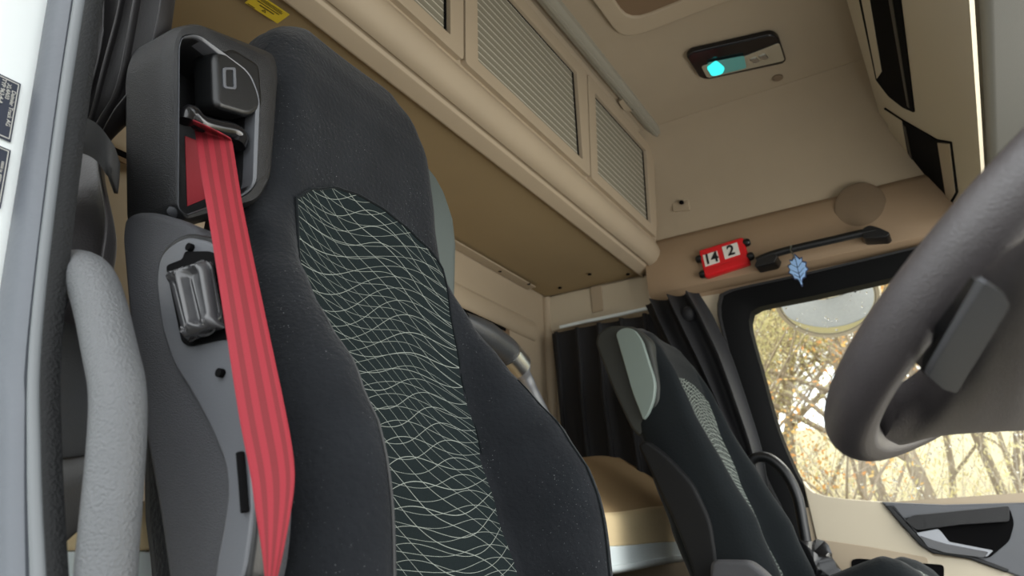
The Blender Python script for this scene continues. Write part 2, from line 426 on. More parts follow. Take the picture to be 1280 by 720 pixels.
def resample(pts, n):
    L_ = [0]
    for a, b in zip(pts, pts[1:]): L_.append(L_[-1] + (Vector(b) - Vector(a)).length)
    out = []
    for k in range(n):
        d = L_[-1] * k / (n - 1); i = 0
        while i < len(L_) - 2 and L_[i + 1] < d: i += 1
        t = (d - L_[i]) / max(1e-9, L_[i + 1] - L_[i]); out.append(Vector(pts[i]).lerp(Vector(pts[i + 1]), t))
    return out
NP = 34
e0, e1, e2, e3 = [resample(e, NP) for e in (e0, e1, e2, e3)]
for p in e0: p.x = -.7163 - .082 * p.z if p.z > .62 else p.x
def strip_between(name, A, B, y0, ybul, m, back=.004, n=7, **kw):
    rows = []
    for a, b in zip(A, B):
        r = []
        for k in range(n):
            t = k / (n - 1); p = a.lerp(b, t); r.append(Vector((p.x, y0 - ybul * math.sin(PI * t) ** .6 if 0 < t < 1 else y0, p.z)))
        r += [Vector((b.x, y0 + back, b.z)), Vector((a.x, y0 + back, a.z))]
        rows.append(r)
    return loft(name, rows, m, None, **kw)
V, F = grid([[Vector((-1.42, -.20, a.z)), a + Vector((-.004, -.20, 0)), a + Vector((0, -.196, 0)), a] for a in e0])
struct(obj('trim_6', V, F, M['white'], smooth=False))
struct(strip_between('trim_7', [a.lerp(b, .04) for a, b in zip(e0, e1)], [a.lerp(b, .88) for a, b in zip(e0, e1)], 0, .010, M['rubber_grey']))
struct(strip_between('trim_8', [a.lerp(b, .16) for a, b in zip(e1, e2)], [a.lerp(b, .95) for a, b in zip(e1, e2)], .002, .008, M['rubber_light']))
struct(strip_between('trim_9', e2, e3, .004, .007, M['rubber_black'], back=.006))
struct(strip_between('trim_10', [a.lerp(b, -.2) for a, b in zip(e0, e1)], e2, .007, 0, M['dark'], back=.004))

# type plates on the pillar
def typeplate(name, corners, label, lines):
    t = thing(name, label, 'label', corners[0])
    C_ = [Vector(c) for c in corners]         # near-top, near-bottom, far-bottom, far-top  (far = towards the seal)
    n_ = Vector((1, 0, .082)).normalized()
    plate('plate', [c + n_ * .001 for c in C_], n_ * .0012, M['label'], t, bevel=.0004)
    e = [c.lerp(sum(C_, Vector()) / 4, .06) + n_ * .0023 for c in C_]; e2_ = [c.lerp(sum(C_, Vector()) / 4, .09) + n_ * .0023 for c in C_]
    ringplate('border', e, e2_, n_ * .0003, M['label_print'], t, bevel=0, smooth=False)
    down = (C_[2] - C_[3]).normalized(); across = (C_[0] - C_[3]).normalized()
    for k, (s_, sz, off, start) in enumerate(lines):
        p = C_[3] + across * off + down * start + n_ * .0026
        tx = text('lettering', s_, sz, p, down, -across, M['label_print'], t, align='LEFT')
    return t
def pp(y, z): return (-.7163 - .082 * z, y, z)
typeplate('type_plate', [pp(-.075, .956), pp(-.075, .883), pp(-.015, .883), pp(-.015, .956)], 'dark slate maker plate with pale lettering on the white door pillar',
          [('Daimler Truck AG', .0058, .0058, .013), ('XL4A03', .0058, .0112, .007), ('TYP 963-4-A', .0058, .0166, .004)])
typeplate('type_plate', [pp(-.075, .874), pp(-.075, .806), pp(-.0135, .806), pp(-.0135, .874)], 'smaller slate plate of fine print under the maker plate on white pillar',
          [('18000 kg  40000 kg', .0036, .006, .016), ('1 - 7500 kg', .0036, .0105, .016), ('2 - 11500 kg', .0036, .015, .016)])

# ------------------------------------------------------------------ driver's grab handle
g = thing('grab_rail', 'thick grey grained grab handle on the driver side door pillar', 'grab handle', (-0.6847,0.03,0.7269))
hp = spline([(-0.8365,0.06,0.7389), (-0.7778,0.045,0.7398)] + [(-0.726,0.03,0.7355),(-0.702,0.03,0.7341),(-0.6778,0.03,0.7197),(-0.655,0.03,0.6883),(-0.6298,0.03,0.6435),(-0.6113,0.03,0.6083),(-0.6024,0.03,0.571),(-0.5964,0.03,0.5197),(-0.5918,0.03,0.4716),(-0.5851,0.03,0.421),(-0.5789,0.03,0.3738)], 6)
tube('grip', hp, .0222, M['grip'], g, seg=24)
lathe('mount', (-0.8306,0.06,0.7395), (.6, -.3, .4), [.030, .030, .026, .012], [-.02, .006, .012, .014], M['black_tex'], g)

# ------------------------------------------------------------------ cloth helper
def hanging(name, cent, half, nf, depth, m, parent=None, n=70, dirx=(1, 0, 0), diry=(0, -1, 0), phase=0, rough=.3, solid=.003):
    """gathered cloth: a strip whose cross-section ripples; cent/half/nf/depth are per key row"""
    dx, dy = Vector(dirx), Vector(diry); rows = []; rnd = random.Random(phase)
    a1, a2, a3 = [rnd.uniform(0, 6) for _ in range(3)]
    K = len(cent); cs = spline(cent, 8); N = len(cs)
    for i, c in enumerate(cs):
        f = i / 8; k = min(int(f), K - 2); t = f - k; t = min(1, t)
        hw = half[k] * (1 - t) + half[k + 1] * t; dp = depth[k] * (1 - t) + depth[k + 1] * t
        r = []
        for j in range(n):
            s = -1 + 2 * j / (n - 1)
            w = math.sin(s * nf * PI + a1 + .5 * math.sin(2.2 * s + a2)) + rough * math.sin(s * nf * 2.7 + a3 + i * .06) + .25 * math.sin(i * .22 + s * 3 + a2)
            r.append(c + dx * (hw * (s + .10 * math.cos(s * nf * PI + a1))) + dy * dp * (w + .8 * (1 - s * s)))
        rows.append(r)
    V, F = grid(rows)
    return obj(name, V, F, m, parent, solid=solid, angle=180)

# driver side curtain: drape above the tie, band, loose cloth below
c = thing('curtain', 'black satin curtain tied back beside the driver door pillar', 'curtain', (-0.8236,0.09,0.9456))
def pw(*a): return [Vector(p) for p in a]
top = [(-0.8611,0.12,1.2787),(-0.8486,0.12,1.1903),(-0.8444,0.12,1.1109),(-0.8513,0.12,1.04),(-0.8715,0.12,0.9999),(-0.8919,0.12,0.9741)]
hanging('drape', top, [.092, .085, .078, .066, .052, .038], 4.0, [.011, .012, .013, .014, .014, .010], M['satin'], c, phase=3, n=130)
ls = [(-0.8563,0.098,0.9605),(-0.8504,0.098,0.9201),(-0.8398,0.098,0.8692),(-0.8267,0.098,0.815),(-0.8158,0.098,0.7641),(-0.8064,0.098,0.698),(-0.8031,0.098,0.6453)]
hanging('lower_drape', ls, [.042, .056, .060, .060, .057, .05, .03], 1.7, [.008, .018, .022, .02, .014, .008, .004], M['satin_low'], c, phase=11, n=70)
tb = [[(-0.8468,0.06,0.9644),(-0.8204,0.06,0.9615),(-0.7895,0.06,0.9504),(-0.7597,0.06,0.9274),(-0.7354,0.06,0.899)] + [(-0.7878,0.1,0.913)], [(-0.8172,0.05,0.9215),(-0.7914,0.05,0.9169),(-0.7614,0.05,0.9048),(-0.733,0.05,0.8836),(-0.7119,0.05,0.8596)] + [(-0.7835,0.1,0.8887)], [(-0.8296,0.056,0.9181),(-0.7994,0.056,0.9103),(-0.7687,0.056,0.8962),(-0.7439,0.056,0.8783),(-0.7226,0.056,0.8544)] + [(-0.7825,0.1,0.872)]]
V, F = grid([spline(q, 4) for q in tb]); obj('tie_band', V, F, M['tie'], c, solid=.004, angle=180)

# cloth hanging lower, behind the handle
gc = obj('hanging_cloth', *grid([[Vector(p) for p in r] for r in (
    [(-0.8034,0.066,0.7231),(-0.7864,0.066,0.7145),(-0.7669,0.066,0.7055),(-0.7423,0.066,0.6958),(-0.7114,0.066,0.6785)], [(-0.7843,0.06,0.6852),(-0.7593,0.06,0.6758),(-0.7315,0.06,0.6629),(-0.7049,0.06,0.6506),(-0.6787,0.06,0.6357)], [(-0.7664,0.056,0.6405),(-0.7346,0.056,0.6326),(-0.7078,0.056,0.6195),(-0.6844,0.056,0.6059),(-0.6627,0.056,0.5958)],
    [(-0.7659,0.064,0.6024),(-0.7415,0.064,0.5918),(-0.715,0.064,0.5798),(-0.6901,0.064,0.5698),(-0.6694,0.064,0.5634)], [(-0.7639,0.07,0.5707),(-0.7444,0.07,0.5672),(-0.7237,0.07,0.5666),(-0.704,0.07,0.5676),(-0.6819,0.07,0.5668)])]), M['grey_cloth'], None, sub=2, solid=.003)
tag(gc, 'dark grey cloth hanging behind the grey grab handle', 'cloth')
bc = obj('hanging_cloth', *grid([[Vector(p) for p in r] for r in (
    [(-0.7745,0.075,0.5769),(-0.7538,0.075,0.5702),(-0.7301,0.075,0.5693),(-0.7088,0.075,0.5745),(-0.6884,0.075,0.5811)], [(-0.7384,0.058,0.5465),(-0.7197,0.058,0.552),(-0.6973,0.058,0.5514),(-0.6748,0.058,0.5479),(-0.6552,0.058,0.553)], [(-0.7438,0.066,0.5189),(-0.7219,0.066,0.5216),(-0.7034,0.066,0.5259),(-0.6873,0.066,0.5289),(-0.6688,0.066,0.5302)],
    [(-0.755,0.08,0.4846),(-0.7408,0.08,0.4882),(-0.7279,0.08,0.4959),(-0.7127,0.08,0.5035),(-0.6974,0.08,0.5095)])]), M['satin'], None, sub=2, solid=.003)
tag(bc, 'shiny black cloth bunched low behind the grab handle', 'cloth')

# ------------------------------------------------------------------ seats
class Seat:
    def __init__(s, yc, x0, hw, iw, bol, th, zs):
        s.yc, s.x0, s.hw, s.iw, s.bol, s.th, s.zs = yc, x0, hw, iw, bol, th, zs
        s.zr = [z for z, b in bol if b <= .02][0] - .03
    def front(s, y, z, extra=0):
        hw = s.side(z, -1 if y < s.yc else 1); b = interp(z, s.bol); a = abs(y - s.yc); x = interp(z, s.x0)
        e = max(0, (a / max(.01, hw) - .72) / .28)
        x -= getattr(s, 'rnd', .03) * e * e * max(0, min(1, (z - s.zr) / .08))
        if a <= s.iw: return x + .010 * (a / s.iw) ** 2 + extra
        q = min(1, (a - s.iw) / max(.01, hw - s.iw))
        return x + .010 * (1 - q) + b * math.sin(PI * min(1, q ** .85 * .80)) + extra
    def side(s, z, sg):
        return interp(z, s.hw) * (1 if sg > 0 else interp(z, s.lm))
    lm = [(0, 1), (9, 1)]
    def rows(s):
        out = []
        for z in s.zs:
            hr_, hl_ = s.side(z, 1), s.side(z, -1); th = interp(z, s.th); r = []
            n = 44
            for j in range(n + 1):
                u = -1 + 2 * j / n
                h_ = hr_ if u > 0 else hl_; r.append(Vector((s.front(s.yc + h_ * u, z), s.yc + h_ * u, z)))
            xe = r[-1].x; xb = interp(z, s.x0) - th
            for k in range(1, 9):
                t = k / 9; r.append(Vector((xe + (xb - xe) * t, s.yc + hr_ * (1 + .035 * math.sin(PI * t)) * (1 - .06 * max(0, t - .6)), z)))
            for k in range(0, 13):
                u = 1 - 2 * k / 12; r.append(Vector((xb, s.yc + (hr_ if u > 0 else hl_) * u * .95, z)))
            for k in range(1, 9):
                t = 1 - k / 9; r.append(Vector((xe + (xb - xe) * t, s.yc - hl_ * (1 + .035 * math.sin(PI * t)) * (1 - .06 * max(0, t - .6)), z)))
            out.append(r)
        return out
    def panel(s, ztop, zbot, extra=.0025, n=28, nz=60, inset=.002):
        rows = []; uv = []
        for i in range(nz + 1):
            r = []
            for j in range(n + 1):
                u = -1 + 2 * j / n; y = s.yc + (s.iw - inset) * u
                z = zbot + (ztop(u) - zbot) * i / nz
                r.append(Vector((s.front(y, z, extra), y, z))); uv.append((y - s.yc, z))
            rows.append(r)
        return rows, uv

# driver's seat
D = Seat(.478,
    [(.30, -.555), (.45, -.602), (.54, -.634), (.637, -.666), (.756, -.700), (.88, -.722), (.95, -.730), (1.05, -.735), (1.15, -.745), (1.22, -.762), (1.28, -.79), (1.32, -.825), (1.345, -.87)],
    [(.30, .285), (.45, .296), (.55, .298), (.62, .294), (.70, .278), (.78, .254), (.86, .226), (.94, .200), (1.02, .186), (1.12, .182), (1.18, .177), (1.24, .160), (1.29, .128), (1.325, .085), (1.345, .03)],
    .172,
    [(.30, .09), (.45, .115), (.53, .140), (.60, .143), (.66, .124), (.72, .095), (.78, .060), (.84, .028), (.90, .010), (.96, .002), (1.05, 0), (1.4, 0)],
    [(.30, .17), (.6, .16), (.9, .12), (1.1, .10), (1.22, .10), (1.29, .08), (1.33, .045), (1.345, .02)],
    [.30 + .02 * k for k in range(50)] + [1.295, 1.305, 1.315, 1.325, 1.333, 1.34, 1.345])
D.lm = [(.84, 1), (.95, 1.10), (1.0, 1.16), (1.12, 1.14), (1.22, 1.06), (1.34, 1)]
ds = thing('driver_seat', 'nearer driver seat in black velour with a wavy lined centre panel', 'seat', (-.5, .478, 0))
loft('backrest', D.rows(), M['velour'], ds, angle=180)
zt = lambda u: interp(u, [(-1, .935), (-.8, .965), (-.5, .99), (-.2, 1.0), (.1, 1.0), (.4, .99), (.7, .972), (1, .945)])
R_, UV = D.panel(zt, .32); V, F = grid(R_)
obj('centre_panel', V, F, M['weave'], ds, uv=UV, angle=180)
# piping round the panel and stitched ridge along the bolsters
pp = [Vector((D.front(D.yc - .171, z, .003), D.yc - .171, z)) for z in [.32 + .02 * k for k in range(31)]]
arc = [Vector((D.front(D.yc + .171 * u, zt(u), .003), D.yc + .171 * u, zt(u))) for u in [-1 + k / 16 for k in range(33)]]
pq = [Vector((D.front(D.yc + .171, z, .003), D.yc + .171, z)) for z in [.32 + .02 * k for k in range(31)]]
tube('piping', pp + arc + pq[::-1], .0022, M['velour_dark'], ds, seg=6)
M['stitch'] = mat('grey_stitching', srgb(62, 62, 62), .9)
for sg in (-1, 1):
    sp_ = []
    for k in range(24):
        z = .33 + .018 * k; hw = D.side(z, sg); y = D.yc + sg * (D.iw + (hw - D.iw) * .52)
        sp_.append(Vector((D.front(y, z, .0005), y, z)))
    tube('stitched_seam', sp_, .0013, M['velour_dark'] if sg > 0 else M['stitch'], ds, seg=6)
# shell behind the headrest, wider than the cushion
sh = []
for z, hw, xf in [(.78, .205, -.760), (.86, .246, -.754), (.93, .262, -.750), (1.03, .264, -.748), (1.08, .258, -.750), (1.12, .242, -.755), (1.15, .220, -.762), (1.17, .19, -.768)]:
    r = []
    for y, dx in [(-1, -.012), (-.9, 0), (-.5, .002), (0, .002), (.5, .002), (.9, 0), (1, -.012), (1, -.09), (.85, -.115), (-.85, -.115), (-1, -.09)]:
        r.append(Vector((xf + dx, D.yc + y * hw * (1 if y > 0 else .6), z)))
    sh.append(r)
loft('headrest_shell', sh, M['grey_shell'], ds, bevel=.006)['label'] = 'grey green plastic shell behind the headrest'
# seat cushion and its base
def cushion(name, parent, x0, x1, yc, hw, z0, z1, m, dip=0):
    rows = []
    for k in range(13):
        t = k / 12; x = x0 + (x1 - x0) * t
        e = max(0, (t - .72) / .28); zt_ = z1 - dip * max(0, 1 - t / .75) - .075 * e ** 2.2 + .010 * math.sin(PI * t); zb = z0 + .03 * e
        r = []
        for j in range(21):
            u = -1 + 2 * j / 20; b = max(0, abs(u) - .6) / .4
            r.append(Vector((x, yc + hw * u, zt_ + .035 * math.sin(PI * min(1, b * .8)) - .02 * b ** 4)))
        r += [Vector((x, yc + hw, zb)), Vector((x, yc, zb - .005)), Vector((x, yc - hw, zb))]
        rows.append(r)
    return loft(name, rows, m, parent, bevel=.012, angle=180)
cushion('cushion', ds, -.62, -.17, D.yc, .25, .20, .33, M['velour'])
box('pedestal', (-.42, D.yc, .10), (.40, .40, .20), M['black'], ds, bevel=.02)

# belt housing on the outboard shoulder
bh = loft('belt_housing', [], M['black'], None) if False else None
ho = [Vector(p) for p in rounded([(-0.727,0.099,1.0453),(-0.727,0.1056,1.0843),(-0.727,0.134,1.1109),(-0.727,0.2617,1.1441),(-0.727,0.2704,1.1148),(-0.727,0.2734,0.9533),(-0.727,0.2551,0.9081),(-0.727,0.148,0.8385),(-0.727,0.1319,0.8492)], .014, 5)]
hi = [Vector(p) for p in rounded([(-0.72,0.1086,1.0484),(-0.72,0.1099,1.0631),(-0.72,0.1292,1.0793),(-0.72,0.2054,1.0679),(-0.72,0.2255,1.0403),(-0.72,0.2332,0.9217),(-0.72,0.219,0.9022),(-0.72,0.1441,0.8441),(-0.72,0.1341,0.8481)], .014, 5)]
hi2 = [Vector((p.x - .07, p.y * .96 + .010, p.z * .985 + .016)) for p in hi]
cen = sum(ho, Vector()) / len(ho)
def sc(L_, f, dx): return [Vector((p.x + dx, cen.y + (p.y - cen.y) * f, cen.z + (p.z - cen.z) * f)) for p in L_]
bh = loft('belt_housing', [sc(ho, .93, -.085), sc(ho, 1.0, -.075), sc(ho, 1.0, -.012), sc(ho, .985, -.003), [a.lerp(b, .35) + Vector((.007, 0, 0)) for a, b in zip(ho, hi)], [a.lerp(b, .8) + Vector((.006, 0, 0)) for a, b in zip(ho, hi)], hi, hi2],
          M['black_tex'], ds, caps=True)
ringplate('opening_rim', [a.lerp(b, .90) + Vector((.0075, 0, 0)) for a, b in zip(ho, hi)], [p + Vector((.004, 0, 0)) for p in hi], (-.02, 0, 0), M['grey_plate'], bh, bevel=.001)
# retractor cover inside the housing
rc = rounded([(-0.752,0.1487,1.0755),(-0.752,0.1745,1.1017),(-0.752,0.2211,1.1028),(-0.752,0.2334,1.0416),(-0.752,0.2129,1.0159),(-0.752,0.1608,1.0021)], .012, 4)
gb = plate('retractor_cover', rc, (.038, .006, -.004), M['black'], bh, bevel=.008, seg=3)
em = rounded([(-0.712,0.1683,1.0568),(-0.712,0.1869,1.0682),(-0.712,0.1917,1.0374),(-0.712,0.1729,1.0288)], .004, 3); emi = rounded([(-0.712,0.1727,1.0559),(-0.712,0.1838,1.0626),(-0.712,0.1878,1.0387),(-0.712,0.1761,1.033)], .003, 3)
ringplate('raised_mark', em, emi, (-.004, 0, 0), M['grey_plate'], gb, bevel=.0005)
# belt guide loop: glossy lobes where the webbing leaves
tube('belt_guide', spline([(-0.728,0.1378,0.9676),(-0.728,0.1386,0.978),(-0.728,0.1449,0.9814),(-0.728,0.1571,0.9756),(-0.728,0.1799,0.9807),(-0.728,0.2035,0.9883),(-0.728,0.2164,0.9856),(-0.728,0.2129,0.9721)], 6), [.010] * 8 + [.011] * 35, M['gloss_black'], bh, seg=12)

# plastic side cover with the backrest lever
co = rounded([(-0.7815,0.112,0.8224),(-0.7812,0.112,0.8463),(-0.7616,0.112,0.8498),(-0.7284,0.112,0.8406),(-0.667,0.112,0.8121),(-0.6294,0.112,0.7813),(-0.6062,0.112,0.7392),(-0.5791,0.112,0.6609),(-0.5547,0.112,0.5904),(-0.5382,0.112,0.5404),(-0.5344,0.112,0.4946),(-0.5393,0.112,0.4453),(-0.6158,0.112,0.4214),(-0.6548,0.112,0.5152),(-0.6922,0.112,0.5924),(-0.7352,0.112,0.6887)], .02, 4)
cv = plate('side_cover', co, (0, .055, 0), M['cover_tex'], ds, bevel=.014, seg=4)
ip = rounded([(-0.6764,0.107,0.787),(-0.6538,0.107,0.7884),(-0.6096,0.107,0.7709),(-0.5885,0.107,0.7377),(-0.5619,0.107,0.6567),(-0.5405,0.107,0.5879),(-0.5265,0.107,0.5389),(-0.5218,0.107,0.5),(-0.5268,0.107,0.4511),(-0.5632,0.107,0.4277),(-0.562,0.107,0.4705),(-0.5578,0.107,0.4957),(-0.5556,0.107,0.5216),(-0.5625,0.107,0.5489),(-0.5874,0.107,0.5831),(-0.6199,0.107,0.6205),(-0.6542,0.107,0.6554),(-0.6796,0.107,0.6985),(-0.6976,0.107,0.7498),(-0.6964,0.107,0.7765)], .016, 4)
lip = [Vector(p) for p in ip]; cl = sum(lip, Vector()) / len(lip)
plate('bevelled_edge', [cl + (p - cl) * 1.035 + Vector((0, .002, 0)) for p in lip], (0, .02, 0), M['black'], cv, bevel=.004)
pl_ = plate('inner_plate', ip, (0, .02, 0), M['grey_plate'], cv, bevel=.004, seg=3)
pl_['label'] = 'smooth grey inner plate of the side cover'
lr = rounded([(-0.6795,0.1045,0.7609),(-0.6533,0.1045,0.7617),(-0.651,0.1045,0.7699),(-0.6095,0.1045,0.7596),(-0.5913,0.1045,0.7467),(-0.5616,0.1045,0.6606),(-0.5815,0.1045,0.6642),(-0.6267,0.1045,0.6652),(-0.6383,0.1045,0.6713)], .006, 3)
plate('lever_recess', lr, (0, .002, 0), M['hole'], cv, bevel=0)
ri2 = [sum((Vector(p) for p in lr), Vector()) / len(lr) * -.05 + Vector(p) * 1.05 for p in lr]
# lever: block with two scooped finger grooves
LA, LB, LC, LD = [Vector(p) for p in [(-0.6602,0.098,0.7455),(-0.5968,0.098,0.7442),(-0.5693,0.098,0.6711),(-0.6184,0.098,0.6662)]]
rows = []
NS, NT = 30, 24
for i in range(NS + 1):
    s_ = i / NS; r = []
    for j in range(NT + 1):
        t = j / NT
        p = LA.lerp(LB, t).lerp(LD.lerp(LC, t), s_)
        ed = min(s_, 1 - s_) * 9; et = min(t, 1 - t) * 7
        hgt = .016 * min(1, ed) ** .5 * min(1, et) ** .5
        def scoop(c, w):
            v = 1 - ((t - c) / w) ** 2 - max(0, (abs(s_ - .5) - .30) / .12) ** 2 * .9
            return max(0, v)
        hgt -= .011 * min(1, 1.6 * scoop(.20, .17)) + .012 * min(1, 1.6 * scoop(.66, .22))
        r.append(p + Vector((0, -hgt, 0)))
    rows.append(r)
V, F = grid(rows); obj('recline_lever', V, F, M['lever'], cv, solid=-.012, angle=180)
for px in ((-0.6433,0.104,0.7722), (-0.5772,0.104,0.6315)):
    lathe('screw_hole', px, (0, -1, 0), [.0042, .0042, .003], [-.004, .0022, .0024], M['hole'], cv, seg=14)
tube('clip_slot', [(-0.5409,0.104,0.556),(-0.5349,0.104,0.5328),(-0.5286,0.104,0.5066)], .0035, M['hole'], cv, seg=8)

# red belt
bt = thing('seat_belt', 'red seat belt hanging from the shoulder of the driver seat', 'seat belt', (-0.5481,0.13,0.5361))
bl = [(-0.7,0.1278,0.9545)] + [(-0.7377,0.158,0.9693)] + [(-0.6791,0.13,0.8862)] + [(-0.628,0.108,0.8117)] + [(-0.5741,0.088,0.7201)] + [(-0.5463,0.085,0.6488)] + [(-0.5233,0.085,0.5824)] + [(-0.5038,0.085,0.5336)] + [(-0.4938,0.085,0.5034)] + [(-0.4844,0.086,0.4734)] + [(-0.4782,0.088,0.4449)]
br = [(-0.7,0.1809,0.958)] + [(-0.6993,0.185,0.9487)] + [(-0.6527,0.16,0.8816)] + [(-0.6126,0.14,0.8203)] + [(-0.5563,0.118,0.7255)] + [(-0.5223,0.112,0.6508)] + [(-0.496,0.11,0.586)] + [(-0.4807,0.108,0.5444)] + [(-0.4742,0.104,0.5183)] + [(-0.4716,0.096,0.4788)] + [(-0.4758,0.092,0.4447)]
bl, br = spline(bl, 8), spline(br, 8); rows = []; uv = []
for i, (a, b_) in enumerate(zip(bl, br)):
    r = []
    for j in range(13):
        t = j / 12; bulge = .0022 * math.sin(PI * t); r.append(a.lerp(b_, t) + Vector((.3, -.9, 0)) * bulge); uv.append((t, i / 10))
    rows.append(r)
V, F = grid(rows); obj('webbing', V, F, M['belt'], bt, uv=uv, solid=.0016, angle=180)
rows = [[Vector(p) for p in r] for r in ([(-0.752,0.1554,0.9651),(-0.752,0.1794,0.9681)], [(-0.758,0.1647,0.9382),(-0.758,0.1941,0.9464)], [(-0.758,0.1703,0.9056),(-0.758,0.1983,0.9134)], [(-0.75,0.1693,0.875),(-0.75,0.1941,0.896)])]
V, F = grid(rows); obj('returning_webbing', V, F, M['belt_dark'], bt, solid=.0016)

# passenger seat
PS = Seat(1.82,
    [(.30, -.50), (.40, -.535), (.55, -.585), (.70, -.63), (.85, -.672), (.95, -.695), (1.03, -.715), (1.09, -.745), (1.125, -.785), (1.14, -.82)],
    [(.30, .225), (.45, .24), (.60, .235), (.70, .222), (.80, .20), (.90, .182), (1.0, .172), (1.06, .16), (1.10, .135), (1.13, .09), (1.14, .04)],
    .135,
    [(.30, .06), (.45, .08), (.55, .085), (.65, .07), (.78, .045), (.88, .03), (.98, .02), (1.06, .01), (1.14, 0)],
    [(.30, .13), (.5, .12), (.8, .12), (.95, .13), (1.05, .13), (1.10, .10), (1.14, .05)],
    [.30 + .02 * k for k in range(40)] + [1.09, 1.10, 1.11, 1.12, 1.128, 1.135, 1.14])
ps = thing('passenger_seat', 'farther black seat with pale grey headrest side beside the passenger window', 'seat', (-.5, 1.82, 0))
loft('backrest', PS.rows(), M['velour_dark'], ps, angle=180)
zt2 = lambda u: interp(u, [(-1, .93), (-.5, .965), (0, .975), (.5, .965), (1, .93)])
R_, UV = PS.panel(zt2, .32, extra=.003); V, F = grid(R_)
obj('centre_panel', V, F, M['weave_far'], ps, uv=UV, angle=180)
# headrest side cheeks: dark shell with a pale insert
hs = rounded([(-0.8919,1.625,1.075),(-0.8768,1.625,1.106),(-0.8404,1.625,1.1184),(-0.7678,1.625,1.1021),(-0.7246,1.625,1.0543),(-0.7097,1.625,0.9254),(-0.7155,1.625,0.8693),(-0.7785,1.625,0.7867),(-0.8036,1.625,0.8154),(-0.8484,1.625,0.9325)], .02, 4)
hsh = plate('headrest_shell', hs, (0, .39, 0), M['cheek'], ps, bevel=.015, seg=3)
hsi = rounded([(-0.8198,1.612,1.0874),(-0.7942,1.612,1.0991),(-0.7636,1.612,1.0886),(-0.743,1.612,1.0546),(-0.7158,1.612,0.9283),(-0.7251,1.612,0.8815),(-0.7447,1.612,0.8452),(-0.7599,1.612,0.8299),(-0.7847,1.612,0.9119)], .02, 5)
q = plate('headrest_cheek', hsi, (0, .03, 0), M['grey_light'], ps, bevel=.010, seg=4); q['label'] = 'pale grey green insert on the headrest side'
sp2 = rounded([(-0.7656,1.566,0.7612),(-0.7424,1.566,0.7711),(-0.6901,1.566,0.7288),(-0.6274,1.566,0.6521),(-0.594,1.566,0.5627),(-0.5897,1.566,0.4715),(-0.6034,1.566,0.3323),(-0.6453,1.566,0.3323),(-0.6513,1.566,0.4467),(-0.6866,1.566,0.5645)], .03, 4)
q = plate('side_panel', sp2, (0, .05, 0), M['side_dark'], ps, bevel=.012, seg=3)
cushion('cushion', ps, -.54, -.135, 1.82, .235, .27, .432, M['velour_dark'], dip=.11)
rows = []; uv = []
for k in range(9):
    t = k / 8; x = -.30 + .165 * t; r = []
    for j in range(11):
        u = -1 + 2 * j / 10
        e = max(0, ((x + .54) / .405 - .72) / .28); r.append(Vector((x, 1.82 + .13 * u, .434 - .11 * max(0, 1 - ((x + .54) / .405) / .75) - .075 * e ** 2.2 + .012))); uv.append((.13 * u, x))
    rows.append(r)
V, F = grid(rows); obj('cushion_panel', V, F, M['weave_far'], ps, uv=uv, solid=-.006, angle=180)
box('pedestal', (-.36, 1.82, .17), (.36, .36, .34), M['black'], ps, bevel=.02)
ar = rounded([(-0.5926,1.5,0.4337),(-0.587,1.5,0.4645),(-0.5729,1.5,0.4727),(-0.5003,1.5,0.4683),(-0.4748,1.5,0.4473),(-0.4508,1.5,0.4202),(-0.4238,1.5,0.384),(-0.4466,1.5,0.3444),(-0.5316,1.5,0.3559),(-0.5819,1.5,0.3861)], .012, 4)
plate('armrest', ar, (0, .06, 0), M['cover_tex'], ps, bevel=.012, seg=3)

# ------------------------------------------------------------------ overhead locker across the rear
lk = thing('overhead_locker', 'long beige overhead locker with grey shutter doors above the bunk', 'locker', (-1.1, 1.1, 1.5))
lp = [(XR + .006, 1.506), (-.968, 1.506), (-.964, 1.492), (-.955, 1.490), (-.919, 1.500), (-.914, 1.507), (-.908, 1.508), (-.904, 1.504), (-.888, 1.506), (-.872, 1.516), (-.859, 1.536), (-.855, 1.555), (-.860, 1.572), (-.869, 1.581), (-.869, 1.584), (-.8685, 1.59), (-.82, 1.91), (-.812, 1.916), (-.80, 1.919), (XR + .006, 1.919)]
ly = [.02] + [.1 + .1 * k for k in range(21)] + [2.17, 2.2, 2.225, 2.245, 2.26, 2.27]
rows = []
for y in ly:
    k = max(0, (y - 2.15) / .12); r = []
    for x, z in lp:
        xx = x - .05 * k ** 2.4 if x > -.95 else x
        r.append(Vector((xx, y, z)))
    rows.append(r)
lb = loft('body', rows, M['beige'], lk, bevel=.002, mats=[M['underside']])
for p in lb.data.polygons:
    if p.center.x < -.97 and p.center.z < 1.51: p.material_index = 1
def fp(y, s_, off=0):   # point on the sloping door face; s_ 0 bottom .. 1 top
    return Vector((-.8685 + .0485 * s_ + off * .99, y, 1.59 + .32 * s_ - off * .15))
doors = [((.20, .912), (.20, .846), (.26, .852), (.26, .80)), ((.920, 1.596), (.854, 1.518), (.967, 1.538), (.912, 1.456)), ((1.604, 2.15), (1.526, 2.08), (1.645, 2.09), (1.585, 2.01))]
